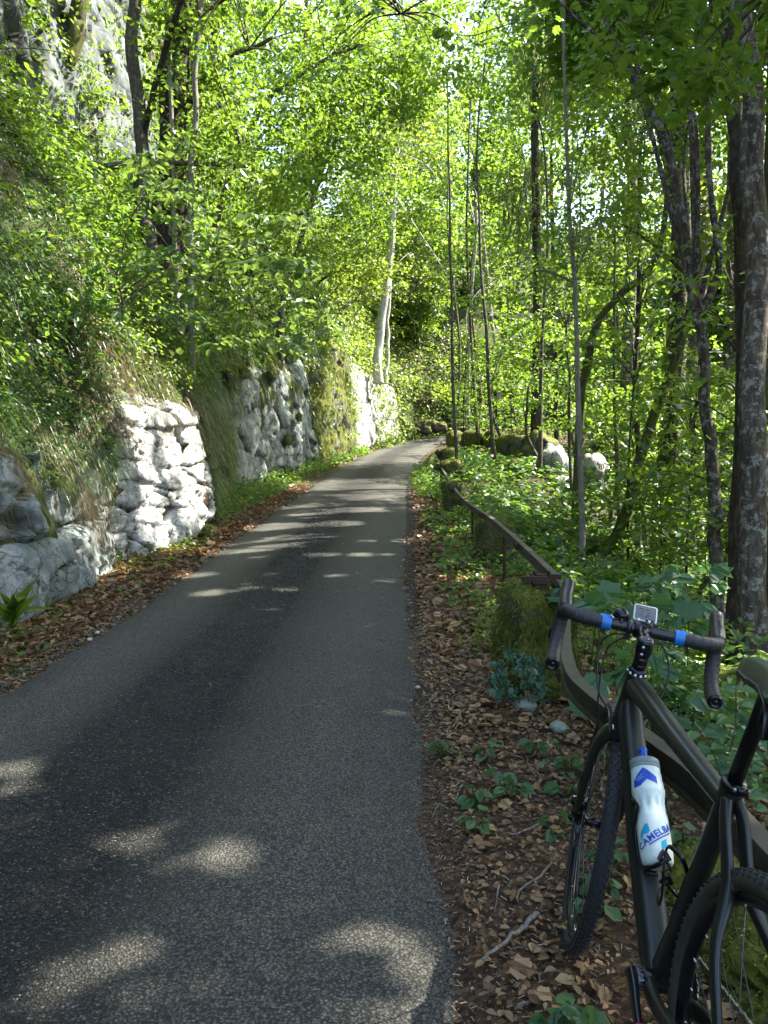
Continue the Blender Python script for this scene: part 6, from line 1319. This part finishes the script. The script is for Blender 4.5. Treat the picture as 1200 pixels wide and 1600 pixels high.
twig([(862, 1362), (845, 1385), (812, 1412), (808, 1428)], .0045, 'pale crooked twig touching the front tyre')
twig([(838, 1448), (820, 1465), (790, 1490), (752, 1520)], .0085, 'thickest brown twig lying in front of the front wheel')
twig([(722, 1238), (712, 1262)], .004, 'short twig near the asphalt edge left of the ivy seedlings')
twig([(720, 1120), (708, 1146)], .005, 'short pale stick in the litter below the stone post')
twig([(852, 1590), (832, 1584), (805, 1600)], .006, 'brown twig at the bottom edge below the crank')
twig([(868, 1490), (838, 1496), (800, 1500)], .0035, 'thin straight twig behind the thickest brown twig')
twig([(690, 1118), (668, 1110), (655, 1112)], .004, 'thin twig reaching from litter onto the asphalt')
twig([(700, 1276), (686, 1268), (676, 1278)], .0035, 'tiny forked twig at the asphalt edge')
twig([(668, 1409), (690, 1410)], .005, 'pale splinter of wood on the asphalt edge', mat='bark_pale')
twig([(780, 1395), (772, 1440)], .003, 'thin upright lying twig between the big dead leaves')
twig([(840, 1300), (800, 1320), (770, 1306)], .004, 'long curved twig left of the brake disc')
BL = [(812, 1540, .105, 'largest pale brown dead leaf flat on the litter'), (860, 1290, .075, 'orange dead leaf beside the wheel hub'), (830, 1278, .07, 'curled orange leaf left of the wheel hub leaf'), (790, 1255, .055, 'yellow brown leaf above the ivy seedlings'), (880, 1560, .08, 'tan dead leaf left of the crank arm'),
      (915, 1540, .085, 'golden brown leaf beside the crank arm'), (845, 1332, .05, 'yellow leaf close to the front rim'), (815, 1342, .055, 'ochre leaf left of the front rim'), (868, 1072, .07, 'orange leaf under the rail beyond the wheel'), (750, 1312, .05, 'broken pinkish leaf mid verge'), (955, 1440, .08, 'curled brown leaf between the wheels'), (930, 1470, .07, 'brown leaf below the bottle'), (735, 1165, .045, 'rust coloured leaf near the asphalt edge'), (840, 1205, .05, 'brown leaf left of the fork leg'), (850, 1583, .07, 'yellow and green dead leaf at the bottom edge')]
for i, (px, py, s, lb) in enumerate(BL):
    s *= .72; P = on_road(px, py); P[2] = gz(P[0], P[1])+.022; Vt, Ft = TM['maple' if i % 3 != 1 else 'ovate']; V = (Vt-[0, .4, 0])*s; V[:, 2] = V[:, 2]*2.0+.25*s*rng.normal(0, .3)*((V[:, 0]/s)**2*4)+rng.normal(0, .02*s, len(V))
    a = rng.random()*6.28; V = V@np.array(Matrix.Rotation(a, 3, 'Z')).T@np.array(Matrix.Rotation(rng.normal(0, .2), 3, 'X')).T
    o = obj('fallen_leaf', V, Ft, M['litter'], None, False, fattr={'rnd': np.full(sum(len(f) for f in Ft), rng.uniform(.55, 1.1))}, label=lb, cat='dead leaf', group='large dead leaves on the verge'); o.location = tuple(P)

# --- moss on the nearest posts
sp_ = sorted([o for o in scene.objects if o.name.startswith('stone_post')], key=lambda o: o.location.y)
for o, n, L in zip(sp_, (15000, 6000, 4000, 3000, 2000), (.022, .03, .04, .05, .06)): moss_on(o, n, L)
for o in [o for o in scene.objects if o.name.startswith('boulder')][:4]: moss_on(o, 900, .035)
mm = boulder('mossy_mound', (1.16, 1.95, -.03), (.70, 1.5, .32), M['mossrock'], 'bright green moss mound behind the rear wheel spokes', 91, cat='mossy rock', blocky=.1, sub=5)
moss_on(mm, 22000, .020)
log = boulder('fallen_log', tuple(U(1075, 1085, 4.9)), (.30, 1.9, .26), M['mossrock'], 'sunlit yellowish mossy log lying on the slope behind the handlebar drop', 93, rz=.75, cat='log', blocky=.0, sub=5)
log.rotation_euler = (R(-12), R(4), R(48)); moss_on(log, 5000, .025)

# --- hazel bush on the bank, lit leaves picked out one by one
def bush(name, label, root, cs, rad, per, size, tm, mat, npart=300, cat='bush', tilt=.28, stem_r=.012, stem_mat='bark', jit=.35, thick=.06, extra=None, group=None, main=None, spread_root=(.12, .12, 0), trunk=None):
    root = np.asarray(root, float); cs = np.asarray(cs, float); t = empty(name, tuple(root), label=label, cat=cat, group=group)
    g = Geo(); tips = cs
    if trunk is not None: q, qr = smooth_path(trunk, 8, np.linspace(.06, stem_r, len(trunk))); obj('trunk', *(lambda a: (a[0]-root, a[1]))(tube(q, qr, 12)), M[stem_mat], t)
    nm_ = main or max(2, min(5, len(tips)//6)); M_ = []
    for c in tips[np.linspace(0, len(tips)-1, nm_).astype(int)]:
        b = np.asarray(spread_root)*rng.normal(0, 1, 3) if spread_root is not None else 0
        mid = root*.5+c*.5+[0, 0, .18*np.linalg.norm(c-root)]+rng.normal(0, .06, 3); P, rr = smooth_path([root+b*np.array([1, 1, 0]), mid, c], 12, [stem_r, stem_r*.6, stem_r*.25]); g.add(*tube(P, rr, 7)); M_.append(P)
    M_ = np.concatenate(M_)
    for c in tips:
        dd = np.linalg.norm(M_-c, axis=1)+.6*np.maximum(0, M_[:, 2]-c[2]); a = M_[dd.argmin()]
        if np.linalg.norm(c-a) < .05: continue
        P, rr = smooth_path([a, a*.5+c*.5+[0, 0, .08*np.linalg.norm(c-a)]+rng.normal(0, .03, 3), c], 6, [stem_r*.35, stem_r*.25, .002]); g.add(*tube(P, rr, 5))
    V, F = g.out(); obj('stems', V-root, F, M[stem_mat], t)
    C, D, N_, S = spray_leaves(cs, rad, per, size, tilt=tilt, jit=jit, thick=thick, droop=.35)
    d = np.linalg.norm(C-[0, 0, 1.42], axis=1); od = np.argsort(-S/d); a, b = od[:npart], od[npart:]
    leaf_parts(t, C[a], D[a], N_[a], S[a], tm, M[mat], origin=root)
    b = b[sun_open(C[b])]
    if len(b): leaves('foliage', C[b]-root, D[b], N_[b], S[b], M[mat], t, tm, carve=False, kind='stuff')
    return t
cs = [U(rng.uniform(200, 400), py, rng.uniform(7.8, 9.2)) for py in rng.uniform(225, 300, 11)]+[U(rng.uniform(220, 470), rng.uniform(300, 430), rng.uniform(7.6, 9.2)) for _ in range(30)]+[U(rng.uniform(330, 480), rng.uniform(430, 545), rng.uniform(8.2, 10.)) for _ in range(20)]+[U(rng.uniform(180, 300), rng.uniform(380, 500), rng.uniform(8.0, 9.2)) for _ in range(9)]
bush('hazel_bush', 'hazel bush with broad sunlit leaves arching out over the white rock face', bank_pt(10.2, 2.4), cs, .33, 25, .100, 'ovate', 'hazel', 300, tilt=.22)
cs = [U(rng.uniform(20, 230), rng.uniform(300, 460), rng.uniform(7.6, 9.5)) for _ in range(16)]
bush('leafy_shrub', 'shaded shrub with mixed small leaves on the bank above the drooping grass', bank_pt(7.6, 3.0), cs, .34, 22, .066, 'ovate', 'leaf', 60, stem_r=.008)
cs = [U(rng.uniform(-20, 300), rng.uniform(130, 290), rng.uniform(10, 12)) for _ in range(16)]
bush('leafy_shrub', 'thin shrub with loose leaves in front of the cliff foot', bank_pt(10.5, 3.9), cs, .38, 16, .075, 'ovate', 'leaf', 60, stem_r=.009)
for i, (px, py, d, s_, q_, lb) in enumerate([(300, 470, 11.5, 12.6, 2.3, 'shrub with drooping leafy twigs over the recess beside the white face'), (420, 380, 14, 15, 2.5, 'rounded shrub above the dark recess'), (480, 470, 19, 19.5, 2.3, 'leafy shrub on top of the grey block'), (90, 420, 9, 9.0, 2.9, 'leafy shrub high on the near bank above the grass'), (160, 330, 11, 11, 3.1, 'leafy shrub at the foot of the cliff beside the crooked trunk')]):
    cs = [U(px+rng.normal(0, 620/d), py+rng.normal(0, 480/d), d+rng.normal(0, .5)) for _ in range(24)]
    bush('leafy_shrub', lb, bank_pt(s_, q_), cs, .30+.012*d, 22, .062+.0028*d, 'ovate', 'leaf_dark' if i > 2 else ('hazel' if i % 2 == 0 else 'leaf'), 40, stem_r=.009)
# --- maple boughs hanging into the upper right
cs = [U(rng.uniform(930, 1240), rng.uniform(-70, 120), rng.uniform(5.0, 6.6)) for _ in range(34)]+[U(rng.uniform(850, 1010), rng.uniform(-90, 40), rng.uniform(5.6, 7)) for _ in range(10)]+[U(rng.uniform(1000, 1230), rng.uniform(90, 165), rng.uniform(5.4, 6.8)) for _ in range(9)]
bush('maple_bough', 'low maple boughs with large lobed leaves hanging in front of the thick beech', (3.9, 5.2, 5.2), cs, .34, 21, .092, 'maple', 'leaf', 300, cat='tree', stem_r=.022, stem_mat='bark_dark', tilt=.4)
cs = [U(rng.uniform(520, 740), rng.uniform(-90, 90), rng.uniform(8, 10)) for _ in range(24)]+[U(rng.uniform(380, 640), rng.uniform(-90, 40), rng.uniform(8, 10)) for _ in range(16)]
_r = U(400, -330, 11); _b = bank_pt(14.5, 3.0)
bush('maple_tree', 'maple with lobed leaves reaching over the road at the top of the view', _r, cs, .45, 26, .10, 'maple', 'leaf', 120, cat='tree', stem_r=.035, stem_mat='bark_dark', tilt=.4, main=4, trunk=[_b-[0, 0, .2], _b*.6+_r*.4+[-.3, .3, .3], _r])
cs = [U(rng.uniform(640, 880), rng.uniform(-60, 70), rng.uniform(9, 11)) for _ in range(26)]
bush('maple_bough', 'thin maple bough hanging into the sky opening at the top', U(930, -300, 10), cs, .42, 20, .10, 'maple', 'leaf', 60, cat='tree', stem_r=.02, stem_mat='bark_dark', tilt=.4, main=3)
# --- big leaved plants beyond the rail
def plants(name, label, spots, tm, mat, size, nl, h, cat='plant', group=None, spread=.12):
    for i, (P, lb) in enumerate(spots):
        P = np.asarray(P, float); z = gz(P[0], P[1]); root = np.array([P[0], P[1], min(z, P[2]-.05)-.02]); t = empty(name, tuple(root), label=lb, cat=cat, group=group); g = Geo(); C = []; D = []
        for k in range(nl):
            a = k*2.4+rng.random(); r = spread*rng.uniform(.5, 1.1); c = P+[r*math.cos(a), r*math.sin(a), rng.uniform(-.4, .2)*h]; C.append(c); D.append([math.cos(a), math.sin(a), -.3])
            g.add(*tube(smooth_path([root+[0, 0, .01], root*.4+c*.6+[0, 0, .03], c], 4), .0018, 5))
        V, F = g.out(); obj('stems', V-root, F, M['leaf_dark'], t)
        C = np.array(C); D = np.array(D)+rng.normal(0, .2, (nl, 3)); N_ = np.array([-.1, -.35, 1.])+rng.normal(0, .3, (nl, 3))
        leaf_parts(t, C, D, N_, size*rng.uniform(.7, 1.2, nl), tm, M[mat], nvar=4, origin=root)
def at_ground(px, py, lift=0.):
    d = 3.0
    for _ in range(40):
        P = U(px, py, d); e = P[2]-(gz(P[0], P[1])+lift); d *= 1+.25*e
    return U(px, py, max(.8, d))
plants('broad_leaf_plant', '', [(U(958, 960, 3.9), 'broad leaved green plant behind the left brake hood'), (U(1010, 1030, 3.6), 'broad leaved plant seen under the left bar behind the cables'), (U(960, 1085, 3.3), 'broad leaved plant beside the fork crown beyond the rail'), (U(1045, 1090, 3.4), 'broad leaved plant framed by bar and top tube'),
    (U(1075, 960, 4.1), 'broad leaved plant behind the right half of the handlebar'), (U(920, 930, 4.4), 'broad leaved plant beyond the rail near the bar end'), (U(1030, 905, 4.6), 'pale broad leaved plant above the bike computer'), (U(1090, 900, 5.0), 'broad leaved plant above the right brake hood')], 'maple', 'leaf_blue', .145, 9, .25, group='broad leaved plants beyond the rail', spread=.17)
plants('low_herb', '', [(at_ground(px, py, .06), lb) for px, py, lb in [(690, 1165, 'small green herb by the asphalt edge'), (760, 1170, 'pair of bright herb leaves mid verge'), (800, 1230, 'ivy like herb left of the fork'), (785, 1215, 'blue green herb in the brown litter'), (742, 1275, 'lonely herb with pale veins below the others'), (745, 1240, 'small herb above the lonely one'), (835, 1165, 'green herb between the post and the fork'), (885, 1225, 'herb touching the fork leg'), (870, 1280, 'wide leaf herb beside the hub'), (890, 1190, 'upright herb behind the fork'),
    (930, 1410, 'bright herb between the wheels'), (945, 1370, 'large pale leaf herb under the down tube'), (865, 1590, 'green seedling at the bottom edge'), (905, 1575, 'green ivy seedling left of the crank'), (1065, 1300, 'herb behind the bottle'), (1100, 1190, 'herb in the frame triangle'), (1110, 1330, 'herb seen between seat tube and stay'), (955, 1330, 'tall herb right of the front tyre'), (700, 920, 'herb cluster beside the far litter'), (740, 905, 'fan leaved herb before the stone post'), (690, 870, 'small herb near the second post'), (190, 895, 'green herb at the foot of the smooth slab'), (60, 1010, 'small herb in the leaf litter on the left'), (20, 1045, 'seedling at the left picture edge'), (370, 775, 'green herb at the foot of the white face')]], 'ovate', 'leaf_blue', .060, 7, .10, group='low herbs on the verges', spread=.055)
# ivy at the foot of the first stone post
g = []
px_ = rng.uniform(765, 850, 95); py_ = 1095-85*rng.random(95)*(1-.5*np.abs(px_-805)/60)
root = np.array([.80, 4.25, gz(.80, 4.25)]); t = empty('ivy_plant', tuple(root), label='dark green ivy climbing the foot of the first mossy stone post', cat='plant')
C = np.array([U(a, b, 4.22+.1*rng.random()) for a, b in zip(px_, py_)]); D = np.stack([rng.normal(0, .6, 95), -np.full(95, .3), rng.normal(-.5, .5, 95)], 1); N_ = np.array([-.2, -.9, .5])+rng.normal(0, .4, (95, 3))
leaf_parts(t, C, D, N_, rng.uniform(.038, .062, 95), 'ivy', M['ivy'], origin=root)
gg = Geo()
for k in range(9): e = C[k*9]; gg.add(*tube(smooth_path([root+[0, 0, .01], root*.5+e*.5+[.02, .01, 0], e], 5), .0025, 5))
V, F = gg.out(); obj('stems', V-root, F, M['bark_dark'], t)
# shrub by the saddle
root = U(1128, 1260, 2.9); root[2] = gz(root[0], root[1]); t = empty('honeysuckle_shrub', tuple(root), label='upright shrub with paired oval leaves between the handlebar end and the saddle bag', cat='shrub')
C = []; D = []; gg = Geo()
for tip, base_ in (((1150, 1075), (1125, 1230)), ((1100, 1150), (1128, 1250)), ((1185, 1100), (1140, 1240))):
    A = U(*base_, 2.85); B_ = U(*tip, 2.75); P = smooth_path([root, A, A*.45+B_*.55+[.02, 0, 0], B_], 8); gg.add(*tube(P, np.linspace(.004, .0015, len(P)), 6))
    for f in np.linspace(.12, 1, 7):
        c = A*(1-f)+B_*f
        for sg in (-1, 1): C.append(c+np.array([sg*.030, rng.normal(0, .02), .0])); D.append([sg, rng.normal(0, .5), -.15+rng.normal(0, .15)])
V, F = gg.out(); obj('stems', V-root, F, M['bark'], t); C = np.array(C)
leaf_parts(t, C, np.array(D), np.array([0, -.5, 1.])+rng.normal(0, .25, (len(C), 3)), rng.uniform(.055, .08, len(C)), 'ovate', M['leaf_blue'], origin=root)
# long leaves at the left edge
root = bank_pt(5.9, .72); t = empty('long_leaved_plant', tuple(root), label='tuft of long arching strap leaves at the left edge beneath the rocks', cat='plant')
C = []; D = []
for k in range(13):
    a = rng.uniform(-2.6, .6); C.append(root+[.10*math.cos(a), .10*math.sin(a), .12+.14*rng.random()]); D.append([math.cos(a)*.7, math.sin(a)*.7, rng.uniform(-.1, 1.1)])
leaf_parts(t, np.array(C), np.array(D), np.array([.3, -.6, .6])+rng.normal(0, .4, (13, 3)), rng.uniform(.26, .40, 13), 'lance', M['leaf'], origin=root)
